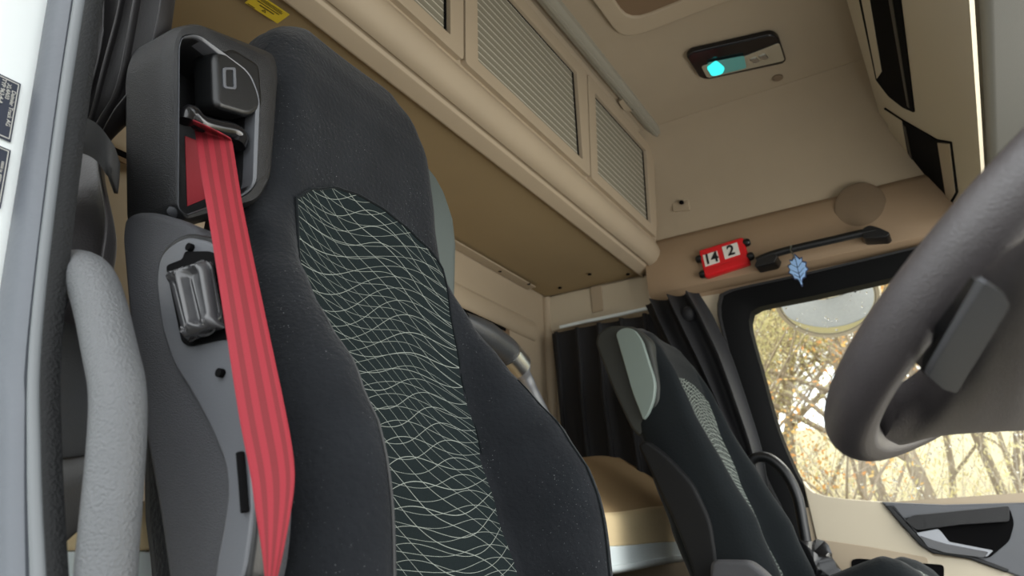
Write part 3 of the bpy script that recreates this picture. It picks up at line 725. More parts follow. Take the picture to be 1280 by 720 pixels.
for (b0, b1), (t0, t1), (sb0, sb1), (st0, st1) in doors:
    o = rounded([fp(b0, 0), fp(b1, 0), fp(t1, .985), fp(t0, .985)], .012, 3)
    i_ = rounded([fp(sb0, .10), fp(sb1, .10), fp(st1, .875), fp(st0, .875)], .004, 3)
    off = Vector((.016, 0, -.0025))
    d = ringplate('door', o, i_, off, M['beige'], lk, bevel=.004, seg=3)
    i1 = [Vector(p) for p in rounded([fp(sb0, .10), fp(sb1, .10), fp(st1, .875), fp(st0, .875)], .004, 3)]
    # shutter, with black strips painting the shade along its right and top
    V = [fp(sb0, .11, .003), fp(sb1 - .006, .11, .003), fp(st1 - .006, .87, .003), fp(st0, .87, .003)]
    sv, suv = [], []
    NN = 24
    for a in range(NN + 1):
        for b_ in range(2):
            s_ = a / NN; sv.append(V[0].lerp(V[1], b_).lerp(V[3].lerp(V[2], b_), s_)); suv.append((b_, s_))
    obj('shutter', sv, [(a * 2, a * 2 + 1, a * 2 + 3, a * 2 + 2) for a in range(NN)], M['shutter'], d, uv=suv, smooth=False)
    V = [fp(sb1 - .010, .105, .0045), fp(sb1 - .001, .105, .0045), fp(st1 - .001, .873, .0045), fp(st1 - .010, .873, .0045)]
    obj('shade_strip', V + [], [(0, 1, 2, 3)], M['hole'], d, smooth=False, solid=.001)
    V = [fp(st0, .862, .0045), fp(st1, .862, .0045), fp(st1, .873, .0045), fp(st0, .873, .0045)]
    obj('shade_strip', V, [(0, 1, 2, 3)], M['hole'], d, smooth=False, solid=.001)
# rear flange and plugs under the locker
plate('flange', [(-1.385, .3, 1.499), (-1.345, .3, 1.499), (-1.345, 2.12, 1.499), (-1.385, 2.12, 1.499)], (0, 0, -.006), M['beige'], lk, bevel=.002)
for px in ([(-1.3686,1.8954,1.494), (-1.349,2.0719,1.494), (-1.1205,2.1316,1.5), (-1.2796,2.196,1.5), (-1.0018,2.2168,1.5)]):
    lathe('screw_hole', px, (0, 0, -1), [.007, .007, .004], [-.002, .002, .0025], M['hole'], lk, seg=12)

# warning sticker
sk = thing('warning_sticker', 'yellow warning sticker under the locker above the driver headrest', 'sticker', (-1.0106,0.4695,1.5))
sq = [Vector(p) for p in [(-1.0345,0.4337,1.499),(-0.9238,0.4225,1.499),(-0.8969,0.5106,1.499),(-0.9963,0.5077,1.499),(-1.0274,0.5099,1.499)]]
sq = [Vector(p) for p in [(-1.0345,0.4337,1.499),(-0.9941,0.429,1.499),(-0.9885,0.5045,1.499),(-1.0274,0.5099,1.499)]]
plate('sheet', sq, (0, 0, -.001), M['yellow'], sk, bevel=0)
def sqp(u, v): return sq[0].lerp(sq[3], u).lerp(sq[1].lerp(sq[2], u), v) + Vector((0, 0, -.0014))
def bar(u0, u1, v0, v1): return plate('print_line', [sqp(u0, v0), sqp(u1, v0), sqp(u1, v1), sqp(u0, v1)], (0, 0, -.0003), M['sticker_ink'], sk, bevel=0, smooth=False)
for q in ((.06, .27, .05, .10), (.28, .72, .40, .47), (.15, .82, .58, .63), (.2, .85, .72, .75), (.2, .85, .80, .83), (.2, .8, .88, .91)): bar(*q)
ringplate('warning_mark', [sqp(.42, .18), sqp(.56, .18), sqp(.49, .36)], [sqp(.45, .205), sqp(.53, .205), sqp(.49, .31)], (0, 0, -.0003), M['sticker_ink'], sk, bevel=0, smooth=False)

# ------------------------------------------------------------------ things on ceiling and side wall
rl = thing('ceiling_rail', 'grey metal rail along the ceiling in front of the locker', 'rail', (-.75, 1.0, ZC))
rp = [(-.785, .1), (-.735, .1)]
rows = []
for y in [.05, .4, .8, 1.2, 1.6, 2.02, 2.045]:
    e = .012 if y > 2.03 else 0
    rows.append([Vector((x, y, z)) for x, z in [(-.787, ZC + .01), (-.783, ZC - .006 + e * .3), (-.774, ZC - .012 + e * .3), (-.76, ZC - .013 + e), (-.746, ZC - .012 + e * .3), (-.738, ZC - .006 + e * .3), (-.735, ZC + .01)]])
loft('channel', rows, M['alu'], rl)
rows = [[Vector((x, y, z)) for x, z in [(-.768, ZC - .009), (-.766, ZC - .017), (-.756, ZC - .017), (-.754, ZC - .009)]] for y in (.06, 2.0)]
loft('lip', rows, M['alu'], rl)
hk = thing('screw_tab', 'small beige tab with two dark screws beside the ceiling rail', 'tab', (-0.7707,1.7697,1.915))
plate('tab', rounded([(-0.7922,1.7316,1.908),(-0.7594,1.7151,1.908),(-0.7435,1.7922,1.908),(-0.7628,1.8251,1.908),(-0.7956,1.7858,1.908)], .006, 3), (0, 0, .012), M['beige'], hk, bevel=.003)
for px in ((-0.7637,1.7451,1.908), (-0.7647,1.795,1.908)):
    lathe('screw', px, (0, 0, -1), [.0055, .0055, .003], [-.002, .002, .0026], M['hole'], hk, seg=12)

lm = thing('ceiling_lamp', 'black rimmed ceiling lamp with a cyan glowing lens', 'lamp', (-0.398,1.7284,1.92))
zb = 1.916
bz = rounded([(-0.5207,1.6217,1.904),(-0.5008,1.6074,1.904),(-0.2739,1.656,1.904),(-0.2605,1.6863,1.904),(-0.2673,1.8081,1.904),(-0.2794,1.8191,1.904),(-0.5013,1.7701,1.904),(-0.52,1.7476,1.904)], .018, 4)
bzp = plate('bezel', bz, (0, 0, .02), M['gloss_black'], lm, bevel=.005, seg=3)
ln = rounded([(-0.4963,1.6832,1.903),(-0.3706,1.7102,1.903),(-0.2647,1.7038,1.903),(-0.2704,1.7998,1.903),(-0.4991,1.7548,1.903)], .012, 4)
plate('silver_insert', ln, (0, 0, -.003), M['lens'], lm, bevel=.001)
plate('reading_lens', rounded([(-0.4737,1.6744,1.9),(-0.3688,1.702,1.9),(-0.379,1.7658,1.9),(-0.487,1.7479,1.9)], .008, 4), (0, 0, -.004), M['cyan_dim'], lm, bevel=.0015)
plate('glowing_led', rounded([(-0.4823,1.6923,1.897),(-0.4464,1.6736,1.897),(-0.4345,1.724,1.897),(-0.4505,1.7523,1.897),(-0.4817,1.7463,1.897)], .012, 5), (0, 0, -.002), M['cyan'], lm, bevel=.0005)['label'] = 'bright cyan glow at one end of the lamp'
for px in ((-0.3479,1.7422,1.902), (-0.3211,1.7413,1.902)):
    plate('switch', rounded([(px[0] - .012, px[1] - .012, px[2]), (px[0] + .008, px[1] - .012, px[2]), (px[0] + .012, px[1] + .014, px[2]), (px[0] - .006, px[1] + .014, px[2])], .004, 3), (0, 0, -.006), M['chrome'], lm, bevel=.002)
tag(lathe('ceiling_plug', (-0.3141,1.903,1.918), (0, 0, -1), [.017, .017, .013, .004], [0, .003, .005, .005], M['speaker'], None), 'small round brown plug in the ceiling next to the lamp', 'plug')

tag(lathe('speaker_grille', (-0.1755,2.196,1.544), (0, -1, 0), [.078, .078, .074, .04, .005], [-.004, .003, .006, .008, .0085], M['speaker'], None, seg=40), 'round brown speaker grille on the side wall above the black handle', 'speaker')
sc_ = thing('wall_screw', 'small dark screw on a beige tab of the side wall near the locker end', 'screw', (-0.7578,2.19,1.7201))
lathe('head', (-0.7519,2.17,1.7101), (0, -1, -.4), [.008, .008, .005], [-.004, .004, .005], M['hole'], sc_, seg=14)
plate('tab', [(-0.7906,2.178,1.7475),(-0.7275,2.178,1.7357),(-0.7281,2.178,1.6775),(-0.7908,2.178,1.6886)], (0, .012, 0), M['beige'], sc_, bevel=.003)

# calendar
cal = thing('block_calendar', 'red block calendar showing 14 and 2 on the side wall', 'calendar', (-0.6317,2.19,1.4695))
cq = [Vector(p) for p in [(-0.7124,2.17,1.5098),(-0.5547,2.17,1.5216),(-0.5438,2.17,1.4208),(-0.7019,2.17,1.4043)]]
cb = plate('frame', rounded(cq, .008, 3), (0, .03, 0), M['red_plastic'], cal, bevel=.006, seg=3)
cx = (cq[1] - cq[0]).normalized(); cz = (cq[0] - cq[3]).normalized(); cw = (cq[1] - cq[0]).length; ch = (cq[0] - cq[3]).length
def cp(u, v, d=0): return cq[3].lerp(cq[2], u).lerp(cq[0].lerp(cq[1], u), v) + Vector((0, -d, 0))
for (u0, u1, v0, v1, s_) in ((.07, .40, .36, .78, '14'), (.52, .86, .40, .86, '2')):
    pc = plate('date_card', [cp(u0, v0, .002), cp(u1, v0, .002), cp(u1, v1, .002), cp(u0, v1, .002)], (0, .003, 0), M['card'], cb, bevel=.0005)
    text('numeral', s_, .052, cp((u0 + u1) / 2, (v0 + v1) / 2, .0032), cx, cz, M['ink'], cal, depth=.0006, bold=.0012)
plate('ledge', [cp(.02, .02, .006), cp(.98, .02, .006), cp(.98, .26, .004), cp(.02, .26, .004)], (0, .008, 0), M['red_plastic'], cal, bevel=.003)
for u, v, sg in ((.0, .74, -1), (.0, .18, -1), (1.0, .80, 1), (1.0, .28, 1)):
    lathe('knob', cp(u, v, -.012), cx * sg, [.012, .014, .014, .010, .004], [-.004, .002, .012, .018, .019], M['black'], cal, seg=16)

# handle above the passenger door, with the leaf
hd = thing('grab_bar', 'long black grab handle above the passenger window', 'grab handle', (-0.3152,2.17,1.4198))
tube('bar', spline([(-0.5129,2.14,1.4121),(-0.4614,2.14,1.4226),(-0.371,2.14,1.4259),(-0.2718,2.14,1.4261),(-0.188,2.14,1.4267),(-0.1393,2.14,1.4249)], 5), .013, M['black'], hd, seg=14, flat=.8)
plate('end_mount', rounded([(-0.5242,2.13,1.3884),(-0.5101,2.13,1.4138),(-0.4789,2.13,1.4292),(-0.442,2.13,1.4144),(-0.456,2.13,1.3894)], .01, 3), (0, .07, 0), M['black'], hd, bevel=.005)
plate('end_mount', rounded([(-0.1833,2.13,1.4053),(-0.18,2.13,1.4373),(-0.1575,2.13,1.4451),(-0.1325,2.13,1.4302),(-0.1032,2.13,1.4035),(-0.1163,2.13,1.3934)], .01, 3), (0, .07, 0), M['black'], hd, bevel=.005)
lf = thing('leaf_air_freshener', 'blue leaf shaped air freshener hanging from the black handle', 'air freshener', (-0.3849,2.12,1.3413))
half = [(0, 1.0), (.10, .86), (.20, .70), (.34, .74), (.30, .52), (.50, .42), (.42, .20), (.52, .02), (.36, -.12), (.30, -.38), (.14, -.44), (.06, -.58)]
lo_ = [(x, z) for x, z in half] + [(0.03, -.62), (.06, -.82), (-.02, -.86), (-.06, -.64)] + [(-x, z) for x, z in half[:0:-1]]
lc = Vector((-0.3846,2.115,1.3369)); ls_ = .058
def lpt(x, z, d=0, k=1.0): return lc + Vector((x * ls_ * k * .98 - z * ls_ * .05, d, z * ls_ * k))
plate('backing', [lpt(x, z, .002, 1.08) for x, z in lo_], (0, .002, 0), M['blue_dark'], lf, bevel=0)
plate('leaf', [lpt(x, z, 0, .94) for x, z in lo_], (0, .002, 0), M['blue'], lf, bevel=.0005)
for a, b_ in (((0, .85), (0, -.6)), ((0, .2), (.30, .5)), ((0, .2), (-.30, .5)), ((0, -.15), (.36, .15)), ((0, -.15), (-.36, .15)), ((0, -.4), (.26, -.15)), ((0, -.4), (-.26, -.15))):
    tube('vein', [lpt(*a, -.0006), lpt(*b_, -.0006)], .0008, M['blue_dark'], lf, seg=6)
tube('cord', [Vector((-0.3942,2.122,1.431)), Vector((-0.3985,2.118,1.4137)), Vector((-0.3908,2.115,1.3939)), Vector((-0.388,2.115,1.3793))], .0026, M['chrome'], lf, seg=6)

# ------------------------------------------------------------------ curtains of the passenger side
cr = thing('curtain_rail', 'thin white curtain rail on the passenger side wall', 'rail', (-1.089,2.2,1.345))
tube('track', [(-1.3012,2.22,1.3498),(-1.1976,2.22,1.3525),(-1.0649,2.22,1.3519),(-0.9219,2.22,1.3542),(-0.756,2.22,1.3562)], .007, M['white_board'], cr, seg=8)
c2 = tag(hanging('curtain', [(-1.0865,2.19,1.32),(-1.083,2.19,1.206),(-1.079,2.19,1.0281),(-1.0693,2.19,0.8574),(-1.0599,2.19,0.6944)], [.25, .25, .25, .25, .25], 5.5, [.012, .016, .02, .02, .02], M['satin_dark'], phase=5, n=120),
         'black curtain panel hanging behind the passenger seat', 'curtain')
c3 = thing('curtain', 'black curtain bunched in front of the passenger door pillar', 'curtain', (-0.758,2.14,1.1111))
hanging('drape', [(-0.8194,2.13,1.3435),(-0.7886,2.13,1.2555),(-0.7387,2.13,1.1057),(-0.6933,2.13,0.9514),(-0.6554,2.13,0.8064),(-0.6308,2.13,0.6581)], [.10, .105, .10, .085, .07, .05], 3.0, [.022, .024, .022, .02, .016, .012], M['satin_dark'], c3, phase=8, n=90)
lathe('gather_knot', (-0.7551,2.12,1.2692), (.6, -.7, 0), [.006, .022, .027, .022, .008], [-.02, -.012, 0, .012, .02], M['satin_dark'], c3, seg=16)

# ------------------------------------------------------------------ bunk
bk = thing('bunk', 'cream padded bunk with a white board edge behind the seats', 'bunk', (-1.1, 1.2, .45))
fz = lambda y: (interp(y, [(.0, .545), (1.2, .560), (1.567, .598), (1.986, .637), (2.2, .657)]), interp(y, [(.0, .49), (1.2, .50), (1.577, .516), (2.018, .534), (2.2, .542)]), interp(y, [(.0, .42), (1.2, .425), (1.524, .446), (2.093, .476), (2.2, .482)]))
ys = [.03 + .0875 * k for k in range(26)]
ys = [min(y, 2.24) for y in ys]
rows = []
for y in ys:
    t_, m_, b_ = fz(y); up_ = interp(y, [(.0, .0), (1.1, .02), (1.6, .15), (2.25, .185)])
    rows.append([Vector(p) for p in [(-.852, y, m_), (-.85, y, m_ + .004), (-.849, y, (t_ + m_) / 2), (-.852, y, t_ - .012), (-.862, y, t_), (-.90, y, t_ + up_ * .18), (-.98, y, t_ + up_ * .55), (-1.08, y, t_ + up_ * .93), (-1.14, y, t_ + up_), (-1.25, y, t_ + up_), (-1.352, y, t_ + up_), (-1.352, y, m_), (-1.1, y, m_)]])
mt = loft('mattress', rows, M['cream'], bk, mats=[M['mattress_top']], angle=60)
for p in mt.data.polygons:
    if p.center.x < -.868 and p.normal.z > .2: p.material_index = 1
rows = []
for y in ys:
    t_, m_, b_ = fz(y)
    rows.append([Vector(p) for p in [(-.846, y, b_ + .006), (-.842, y, b_ + .012), (-.842, y, b_ + .02), (-.847, y, b_ + .022), (-.847, y, m_ - .002), (-.855, y, m_), (-1.352, y, m_), (-1.352, y, b_), (-.86, y, b_)]])
loft('board', rows, M['white_board'], bk, bevel=.001)['label'] = 'white board along the front of the bunk'
box('base', (-1.12, 1.13, .20), (.48, 2.16, .40), M['beige_shadow'], bk, bevel=.01)

# flask poking out behind the seat
fk = thing('flask', 'grey flask with a silver collar poking out behind the driver seat', 'flask', (-1,1.4007,0.9814))
fa, fb, fc, fd, fe = [Vector(p) for p in [(-1,1.2094,1.013),(-1,1.2919,0.9988),(-1,1.3543,0.9738),(-1,1.3979,0.9437),(-1,1.5158,0.837)]]
tube('dark_top', spline([fa - (fb - fa) * 1.2, fa, fb, fb.lerp(fc, .35)], 6), [.02, .024, .028, .031, .034, .036] + [.038] * 13, M['cup_grey'], fk, seg=22)
tube('collar', [fb.lerp(fc, .30), fb.lerp(fc, .36), fc.lerp(fd, .25), fc.lerp(fd, .33)], [.034, .040, .040, .034], M['chrome'], fk, seg=24)
tube('neck', spline([fc, fd, fd.lerp(fe, .4), fe], 5), [.030] * 4 + [.022] * 4 + [.020] * 8, M['satin_grey'], fk, seg=20)
nn = (Vector((0, -.35, .45)) - fc).normalized()
lathe('rivet', fb.lerp(fc, .85) + nn * .039, nn, [.006, .006, .003], [-.003, .002, .0025], M['hole'], fk, seg=12)

# ------------------------------------------------------------------ passenger door
dr = obj('door_1', [(-.70, 2.262, .0), (.55, 2.262, .0), (.55, 2.262, .62), (-.70, 2.262, .62)], [(0, 1, 2, 3)], M['beige'], solid=-.03, smooth=False); struct(dr)
YD = 2.24
NB = 3
fo = [(-0.6245,2.225,0.615),(-0.647,2.225,0.8165),(-0.6767,2.225,1.2008),(-0.6832,2.225,1.3038),(-0.6709,2.225,1.3337),(-0.6377,2.225,1.3504),(-0.0585,2.225,1.3669),(0.5674,2.225,1.3914),(0.5143,2.225,1.1849),(0.5143,2.225,1.1849)]
# the opening: black frame on the top and rear edge, beige sill below
gl_out = rounded([(-0.535,2.225,0.6092),(-0.6096,2.225,0.772),(-0.6674,2.225,1.3389),(-0.058,2.225,1.3695),(0.5848,2.225,1.3911),(0.5533,2.225,1.2693),(0.4481,2.225,1.2726),(0.5279,2.225,1.2379)], .03, 4) if False else None
o_pts = [(-0.524,2.225,0.3794),(-0.5576,2.225,0.5869),(-0.6078,2.225,0.7316),(-0.6492,2.225,0.9745),(-0.6739,2.225,1.2003),(-0.6803,2.225,1.2826),(-0.6682,2.225,1.3332),(-0.6315,2.225,1.3549),(-0.3993,2.225,1.3587),(-0.058,2.225,1.3695),(0.2839,2.225,1.3786),(0.5848,2.225,1.3911)]
i_pts = [(-0.4942,2.235,0.3785),(-0.502,2.235,0.5605),(-0.5007,2.235,0.6743),(-0.5213,2.235,0.7445),(-0.5521,2.235,0.8714),(-0.5732,2.235,1.0461),(-0.5907,2.235,1.1875),(-0.5918,2.235,1.2389),(-0.5758,2.235,1.276),(-0.5283,2.235,1.2864),(-0.3614,2.235,1.2882),(-0.1184,2.235,1.2977),(0.5682,2.235,1.3219)]
o_s, i_s = resample(spline(o_pts, 6), 60), resample(spline(i_pts, 6), 60)
rows = [[a, a.lerp(b_, .12) + Vector((0, -.016, 0)), a.lerp(b_, .55) + Vector((0, -.014, 0)), a.lerp(b_, .85) + Vector((0, -.004, 0)), b_, b_ + Vector((0, .05, 0))] for a, b_ in zip(o_s, i_s)]
V, F = grid(rows); fr = obj('window_frame', V, F, M['dark'], dr, solid=-.004)
rows = [[a + (a - b_) * .10 + Vector((0, .0, 0)), a + Vector((0, -.020, 0)), a.lerp(b_, .10) + Vector((0, -.020, 0)), a.lerp(b_, .2) + Vector((0, -.006, 0))] for a, b_ in zip(o_s, i_s)]
V, F = grid(rows); obj('window_seal', V, F, M['black_tex'], dr)
# beige panel under the glass
sill = [(-0.4943,2.225,0.702),(-0.4855,2.225,0.682),(-0.4694,2.225,0.6639),(-0.4343,2.225,0.6494),(-0.3726,2.225,0.6354),(-0.28,2.225,0.6218)]
sill2 = [(-0.28,2.225,0.6218),(-0.1229,2.225,0.6017),(0.0683,2.225,0.5925),(0.3758,2.225,0.5843)]
bp_ = [Vector(p) for p in sill] + [Vector(p) for p in [(-0.2334,2.225,0.5408),(-0.1776,2.225,0.4692),(-0.0845,2.225,0.4531),(0.0586,2.225,0.3885),(-0.014,2.225,0.0699),(-0.4696,2.225,0.046),(-0.4788,2.225,0.2707),(-0.4779,2.225,0.4675),(-0.4843,2.225,0.5708)]]
plate('beige_panel', bp_, (0, .05, 0), M['beige_light'], dr, bevel=.008, seg=3)
bm_ = [Vector(p) for p in [(-0.2832,2.215,0.6214),(-0.1222,2.215,0.6022),(0.0685,2.215,0.594),(0.4063,2.215,0.5852),(0.3203,2.215,0.2578),(0.1038,2.215,0.3589),(-0.0072,2.215,0.4181),(-0.0833,2.215,0.4572),(-0.1721,2.215,0.4731),(-0.1999,2.215,0.4956),(-0.2383,2.215,0.5539)]]
am = plate('black_module', bm_, (0, .05, 0), M['grey_plate'], dr, bevel=.006, seg=3)
plate('module_edge', [Vector(p) for p in [(-0.2743,2.212,0.6094),(-0.2574,2.212,0.6082),(-0.215,2.212,0.5437),(-0.1868,2.212,0.4992),(-0.1623,2.212,0.4811),(-0.0834,2.212,0.4654),(-0.0018,2.212,0.426),(-0.0109,2.212,0.4182),(-0.0893,2.212,0.4553),(-0.1758,2.212,0.4733),(-0.2037,2.212,0.4957),(-0.2388,2.212,0.5494)]], (0, .02, 0), M['black'], dr, bevel=.003)
hr = [Vector(p) for p in [(-0.227,2.209,0.5662),(-0.1295,2.209,0.5645),(0.0328,2.209,0.5836),(0.0347,2.209,0.542),(0.014,2.209,0.498),(-0.0436,2.209,0.4557),(-0.1472,2.209,0.4763),(-0.1834,2.209,0.4947),(-0.2042,2.209,0.5344)]]
plate('pull_recess', rounded(hr, .012, 3), (0, .004, 0), M['hole'], dr, bevel=0)
plate('pull_bar', rounded([(-0.229,2.185,0.5653),(-0.2021,2.185,0.5767),(0.0334,2.185,0.5865),(0.0244,2.185,0.5458),(-0.0929,2.185,0.5444),(-0.2019,2.185,0.5357)], .008, 3), (0, .03, 0), M['black_tex'], dr, bevel=.006, seg=3)
plate('top_ledge', rounded([(-0.2512,2.2,0.6116),(-0.1623,2.2,0.5987),(-0.0552,2.2,0.5892),(-0.0371,2.2,0.5837),(-0.1956,2.2,0.5748),(-0.2295,2.2,0.5703)], .006, 3), (0, .02, 0), M['grey_plate'], dr, bevel=.004)
plate('release_handle', rounded([(-0.2059,2.195,0.5297),(-0.15,2.195,0.5374),(-0.1434,2.195,0.5307),(-0.1293,2.195,0.5025),(-0.028,2.195,0.4753),(-0.0462,2.195,0.4598),(-0.1464,2.195,0.4761),(-0.1793,2.195,0.4901)], .005, 3), (0, .012, 0), M['satin_grey'], dr, bevel=.004, seg=3)['label'] = 'silver door release handle'
plate('release_shadow', rounded([(-0.1988,2.192,0.5229),(-0.1675,2.192,0.5085),(-0.1343,2.192,0.4964),(-0.0399,2.192,0.4717),(-0.054,2.192,0.458),(-0.1427,2.192,0.4739),(-0.183,2.192,0.4902)], .004, 3), (0, .006, 0), M['lever'], dr, bevel=.003)
plate('pocket_face', rounded([(-0.4701,2.222,0.5261),(-0.3303,2.222,0.4971),(-0.1906,2.222,0.4633),(-0.2321,2.222,0.2521),(-0.4818,2.222,0.2498)], .01, 3), (0, .004, 0), M['beige'], dr, bevel=.002)
plate('pocket_opening', rounded([(-0.3921,2.218,0.4643),(-0.3739,2.218,0.4681),(-0.1544,2.218,0.4431),(-0.1927,2.218,0.2528),(-0.4247,2.218,0.2506)], .01, 3), (0, .004, 0), M['hole'], dr, bevel=.001)

# glass with rain
gz = [Vector(p) for p in [(-0.6802,2.27,1.3911),(0.6344,2.27,1.4232),(0.4049,2.27,0.5496),(-0.5492,2.27,0.6123)]]
w1 = obj('window_1', gz, [(0, 1, 2, 3)], M['glass'], None, smooth=False); struct(w1)
dv, df = [], []; rnd = random.Random(4)
for k in range(1500):
    u, v = rnd.random(), rnd.random()
    c = gz[0].lerp(gz[1], u).lerp(gz[3].lerp(gz[2], u), v) + Vector((0, .0008, 0))
    r = .0012 + .0036 * rnd.random() ** 3; b0 = len(dv); ns = 7
    for ring, hh in ((1, 0), (.72, .45), (0, .62)):
        if ring: dv += [c + Vector((r * ring * math.cos(2 * PI * q / ns), hh * r, r * ring * 1.15 * math.sin(2 * PI * q / ns))) for q in range(ns)]
        else: dv.append(c + Vector((0, hh * r, 0)))
    for q in range(ns):
        q2 = (q + 1) % ns
        df += [(b0 + q, b0 + q2, b0 + ns + q2, b0 + ns + q), (b0 + ns + q, b0 + ns + q2, b0 + 2 * ns)]
rd = obj('raindrops', dv, df, M['water'], None, angle=180); rd['kind'] = 'stuff'; tag(rd, 'rain drops scattered over the passenger window glass', 'raindrops')

# passenger side grab tube and bag
pg = thing('grab_rail', 'slim black grab tube beside the passenger seat and door', 'grab handle', (-0.5146,2.1,0.6704))
tube('tube', spline([(-0.6259,2.1,0.7415),(-0.6057,2.1,0.7637),(-0.5736,2.1,0.7677),(-0.5426,2.1,0.7503),(-0.5114,2.1,0.7073),(-0.4915,2.1,0.6411),(-0.4877,2.1,0.5642),(-0.4873,2.1,0.4678),(-0.4946,2.1,0.2997)], 6), .016, M['black'], pg, seg=14)
lathe('mount', (-0.6236,2.11,0.7422), (0, 1, .2), [.02, .024, .024], [-.015, 0, .05], M['black'], pg, seg=16)
bgv = []
for i in range(14):
    t = i / 13; rr = []
    c = Vector((-0.5043,2.07,0.5029)).lerp(Vector((-0.5205,2.07,0.261)), t)
    for k in range(24):
        a = 2 * PI * k / 24
        r = (.045 + .05 * math.sin(PI * min(1, t * .9 + .08))) * (1 + .20 * math.sin(5 * a + 6 * t) + .15 * math.sin(9 * a - 13 * t) + .08 * math.sin(13 * a + 17 * t))
        rr.append(c + Vector((r * math.cos(a), r * .55 * math.sin(a), .02 * math.sin(3 * a + 9 * t))))
    bgv.append(rr)
tag(loft('plastic_bag', bgv, M['bag'], None), 'crumpled shiny black bag wedged between passenger seat and door', 'bag')

# ------------------------------------------------------------------ overhead console and visor (front, top right)
oc = thing('overhead_console', 'beige overhead console with open dark cubbies above the windscreen', 'console', (0, 1.2, 1.6))
CP = (.45, .19, .318)
def con(x): return (CP[2] - CP[0] * x) / CP[1]
crow = []
for y in [-.0, .5, 1.0, 1.5, 1.9, 2.1, 2.2, 2.24]:
    crow.append([Vector((x, y, z)) for x, z in [(-.064, 1.918), (-.06, con(-.06) - .0), (-.03, con(-.03)), (.03, con(.03)), (.10, con(.10)), (.125, con(.125)), (.140, con(.135) - .002), (.150, con(.135) + .012), (.155, 1.42), (.5, 1.55), (.5, 1.918)]])
loft('shell', crow, M['beige_light'], oc)
def cplate(name, pts, lift, m, parent=None, **kw):
    n_ = Vector((-.45, 0, -.19)).normalized()
    return plate(name, [Vector(p) + n_ * lift for p in pts], -n_ * .01, m, parent, **kw)
cb1 = cplate('cubby_shade', rounded([(-0.0245,1.2834,1.7318),(0.053,1.0975,1.5481),(0.0337,1.7761,1.5939),(0.0108,1.8316,1.6481),(-0.0178,1.8669,1.7159),(-0.0397,1.8425,1.7676)], .008, 3), .004, M['hole'], oc, bevel=.001)  # flat black plate paints the shade inside an open cubby
cplate('cubby_side', [(-0.0164,1.264,1.7126),(0.0005,1.2233,1.6724),(-0.0175,1.7208,1.7151),(-0.0343,1.8155,1.7549)], .006, M['beige_light'], cb1, bevel=.001)
cplate('cubby_divider', [(0.0341,1.1428,1.5929),(0.0406,1.1273,1.5776),(0.0272,1.7722,1.6093),(0.023,1.7735,1.6192)], .006, M['black'], cb1, bevel=.001)
cb2 = cplate('cubby_shade', rounded([(-0.0387,2.011,1.7652),(0.0036,1.9372,1.6652),(0.0695,1.7998,1.509),(0.0958,1.7077,1.4467),(0.0951,2.0442,1.4484),(0.0681,2.3225,1.5123),(0.0263,2.5384,1.6115),(-0.0131,2.5524,1.7047),(-0.0452,2.4423,1.7807)], .006, 3), .004, M['hole'], oc, bevel=.001)
cplate('cubby_side', [(-0.0376,2.0177,1.7628),(0.0016,1.9448,1.6699),(-0.0106,2.5108,1.6988),(-0.0419,2.4211,1.7728)], .006, M['beige_light'], cb2, bevel=.001)
cplate('cubby_side', [(0.0719,1.8048,1.5034),(0.0941,1.7217,1.4507),(0.0921,2.0528,1.4556),(0.07,2.2711,1.5078)], .006, M['beige'], cb2, bevel=.001)
cplate('cubby_divider', [(0.0032,1.9644,1.6661),(0.0083,1.9554,1.6541),(0.0016,2.4816,1.6698),(-0.0044,2.4961,1.6842)], .006, M['black'], cb2, bevel=.001)
vz = thing('sun_visor', 'dark grey sun visor panel at the top of the windscreen behind the console', 'visor', (.3, 1.2, 1.40))
rows = []
for y in [.02, .6, 1.0, 1.4, 1.8, 2.15]:
    rows.append([Vector((x, y, z)) for x, z in [(.160, 1.39), (.166, 1.378), (.178, 1.372), (.30, 1.40), (.55, 1.48), (.55, 1.52), (.30, 1.45), (.165, 1.41)]])
loft('panel', rows, M['visor'], vz, bevel=.004)
box('fold_line', (.30, .66, 1.4), (.30, .012, .03), M['hole'], vz, bevel=.003, rot=Matrix.Rotation(-.27, 3, 'Y'))

# ------------------------------------------------------------------ steering wheel
AL, WR, WT = .987, .27, .0208
WC = Vector((.133, .400, .707)); WN = Vector((-math.cos(AL), 0, math.sin(AL))); WU = Vector((math.sin(AL), 0, math.cos(AL))); WY = Vector((0, 1, 0))
sw = thing('steering_wheel', 'large black leather steering wheel with a grey spoke trim', 'steering wheel', WC)
rows = []
for k in range(120):
    a = 2 * PI * k / 120; d = WU * math.cos(a) + WY * math.sin(a); r = []
    for q in range(28):
        b_ = 2 * PI * q / 28; rr = WT * (1 - (.05 if q in (21,) else 0))
        r.append(WC + d * (WR + rr * math.cos(b_)) + WN * rr * 1.02 * math.sin(b_))
    rows.append(r)
rows.append(rows[0]); V, F = grid(rows, True)
obj('rim', V, F, M['leather'], sw, angle=180)
up_e = spline([(-0.0547,0.3611,0.5776), (-0.0239,0.3239,0.586), (0.0046,0.2074,0.588), (0.0218,0.1046,0.5827), (0.0366,0.0422,0.5757), (0.0563,-0.0044,0.5647)], 6)
lo_e = spline([(-0.0865,0.4414,0.5566), (-0.0684,0.4886,0.5565), (-0.0347,0.4959,0.5621), (0.0021,0.5562,0.5696), (0.0533,0.71,0.5867), (0.2028,1.3545,0.6615)], 6)
rows = []
for a, b_ in zip(up_e, lo_e):
    r = []
    for k in range(11):
        t = k / 10; r.append(a.lerp(b_, t) - WN * (.010 * math.sin(PI * t) ** .5))
    r += [b_ + WN * .008, a + WN * .008]
    rows.append(r)
loft('spoke', rows, M['leather'], sw, angle=50)
